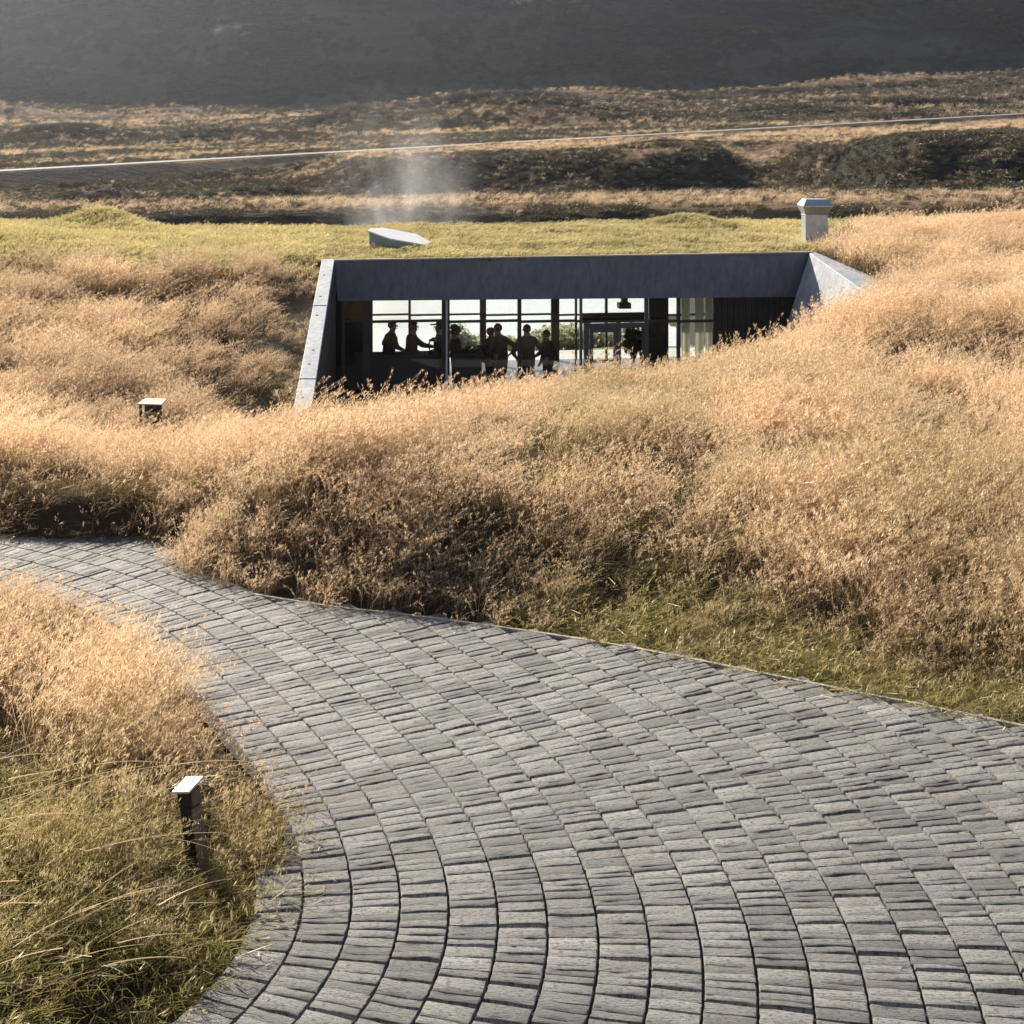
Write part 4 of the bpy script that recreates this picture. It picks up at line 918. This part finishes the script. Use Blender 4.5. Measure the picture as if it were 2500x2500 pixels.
scatter('moor_grass', m5, tanC, 6, 'sparse tufts of dry grass on the moor beyond the roof')
m6 = mo.copy(); m6.name = 'heather'; m6.materials.clear()
attr(m6, 'dens', inv*(1-.93*pf)*(.25+.75*np.maximum(hv, 1-sstep(.44, .56, stripe)))*(1.9*(1-farther)+.35*farther))
attr(m6, 'hgt', (.8+1.3*fbm(mx*.22, my*.35, 3, 101))*(1+1.1*farther)); attr(m6, 'green', .4*fbm(mx*.1, my*.1, 3, 103))
scatter('heather', m6, hthC, 8, 'dark heather and moss tufts covering the moor', tilt=.25)
mm = bpy.data.objects['mountain'].data; m7 = mm.copy(); m7.name = 'mountain_scrub'; m7.materials.clear(); n7 = len(mm.vertices); c7 = np.zeros(n7*3, dtype=np.float32); mm.vertices.foreach_get('co', c7); c7 = c7.reshape(-1, 3)
h7 = np.zeros(n7, dtype=np.float32); mm.attributes['heath'].data.foreach_get('value', h7)
attr(m7, 'dens', .30*(.15+.85*h7)*sstep(.42, .56, fbm(c7[:, 0]*.05, c7[:, 1]*.14+c7[:, 2]*.05, 4, 131))*(np.abs(c7[:, 0]) < .44*c7[:, 1])*(c7[:, 1] < 482)); attr(m7, 'hgt', 2.2+3.2*fbm(c7[:, 0]*.1, c7[:, 1]*.2, 3, 133)); attr(m7, 'green', np.full(n7, .25))
scatter('mountain_scrub', m7, hthC, 9, 'dark scrub and heather clinging to the mountain side', tilt=.3)
m4 = rme.copy(); m4.name = 'roof_turf'; m4.materials.clear(); n_ = len(m4.vertices); xr, yr_ = RVv[:, 0], RVv[:, 1]; nr, nr2 = fbm(xr*.8, yr_*.8, 4, 91), fbm(xr*2, yr_*2, 3, 93)
attr(m4, 'dens', np.full(n_, 95.)*(.5+.8*nr)); attr(m4, 'hgt', (.4+.7*nr2)*(.75+.5*fbm(xr*.5, yr_*.5, 3, 98))); attr(m4, 'green', .35*sstep(.42, .7, nr))
scatter('roof_turf', m4, trfC, 4, 'yellow green turf covering the flat roof')
# long pale stalks lying over the near left bank
chs, wds, spk = [], [], []
for i in range(120):
    px, py = random.uniform(-3.6, -2.0), random.uniform(7.7, 10.4)
    if not (px < -1.75 - max(0, py-9.6)*.5): continue
    a = R(random.gauss(25, 40)) + (math.pi if random.random() < .3 else 0); ln = random.uniform(.3, .85); t = np.linspace(0, 1, 9)[:, None]; z = gz(px, py) + random.uniform(.12, .4)
    c = np.array([px, py, z]) + np.array([math.cos(a)*ln, math.sin(a)*ln*.8, random.uniform(.0, .25)*ln])*t + np.array([0, 0, -.22*ln])*(t-random.uniform(.2,.8))**2*random.uniform(.2,1.1)
    chs.append(c); wds.append(random.uniform(.004, .009))
V, Q = ribbons(chs, wds); me = fast_mesh('dry_stalks', V, Q); attr(me, 'head', np.zeros(len(V))); tag(link('dry_stalks', me, M['straw']), 'long pale dry stalks lying across the near bank', kind='stuff')

chs, wds = [], []
ie = np.array(inner_edge); oe2 = np.array([p for p in outer_edge if p[0] > -3.5 and p[1] < 16.2])
for i in range(420):
    e2 = ie if i % 3 else oe2; p = e2[int(rng.integers(len(e2)))] + rng.normal(0, .05, 2); off = abs(rng.normal(0, .22)); sg2 = 1 if i % 3 else -1
    px, py = p[0] + sg2*off*.9, p[1] - (0 if i % 3 else off)
    if not (7.5 < py < 16.5): continue
    a = rng.uniform(0, 2*math.pi); ln = rng.uniform(.015, .10 if i % 9 else .22); t = np.linspace(0, 1, 5)[:, None]
    chs.append(np.array([px, py, PZ+.012]) + np.array([math.cos(a)*ln, math.sin(a)*ln, 0])*t + np.array([-math.sin(a), math.cos(a), .5])*ln*.3*t*(1-t)); wds.append(rng.uniform(.003, .009))
V, Q = ribbons(chs, wds); me = fast_mesh('straw_litter', V, Q); attr(me, 'head', np.zeros(len(V))); tag(link('straw_litter', me, M['straw']), 'bits of pale straw blown onto the edges of the paving', kind='stuff')
# ------------------------------------------------------------------ steam from the pool and the air
def vol(name, lo, hi, dens_, aniso, col=(1, 1, 1), shaped=False):
    c = [(a+b)/2 for a, b in zip(lo, hi)]; hsz = [(b-a)/2 for a, b in zip(lo, hi)]
    mb = MB().box(-hsz[0], hsz[0], -hsz[1], hsz[1], -hsz[2], hsz[2]); m = Mat(name); pv = m.n('ShaderNodeVolumePrincipled')
    pv.inputs['Color'].default_value = col + (1,); pv.inputs['Anisotropy'].default_value = aniso; pv.inputs['Density'].default_value = dens_
    if shaped:
        co = m.coord('Object'); nz = m.noise(m.coord('Object', (1, 1, .55)), .75, 5, .6); g = m.n('ShaderNodeTexCoord').outputs['Generated']; sx = m.n('ShaderNodeSeparateXYZ'); m.l(g, sx.inputs[0])
        def tent(o, p): return m.math('POWER', m.math('MULTIPLY', m.math('MULTIPLY', o, m.math('SUBTRACT', 1.0, o)), 4.0), p)
        f = m.math('MULTIPLY', tent(sx.outputs[0], 5.5), tent(sx.outputs[1], 1.0)); f = m.math('MULTIPLY', f, m.math('POWER', m.math('SUBTRACT', 1.0, sx.outputs[2]), 1.3))
        k = m.math('MAXIMUM', m.math('SUBTRACT', nz, .43), 0.0); m.l(m.math('MULTIPLY', m.math('MULTIPLY', f, k), dens_), pv.inputs['Density'])
    m.l(pv.outputs[0], m.out.inputs[1]); o = mb.build(name, m.m); o.location = c; return tag(o, kind='stuff')
vol('steam', (-8.2, 47.5, -1.2), (.6, 52.5, 7.5), 2.4, .5, shaped=True)
vol('haze', (-1500, -31, -5), (1500, 905, 90), .00021, .80, (.84, .91, 1.0))
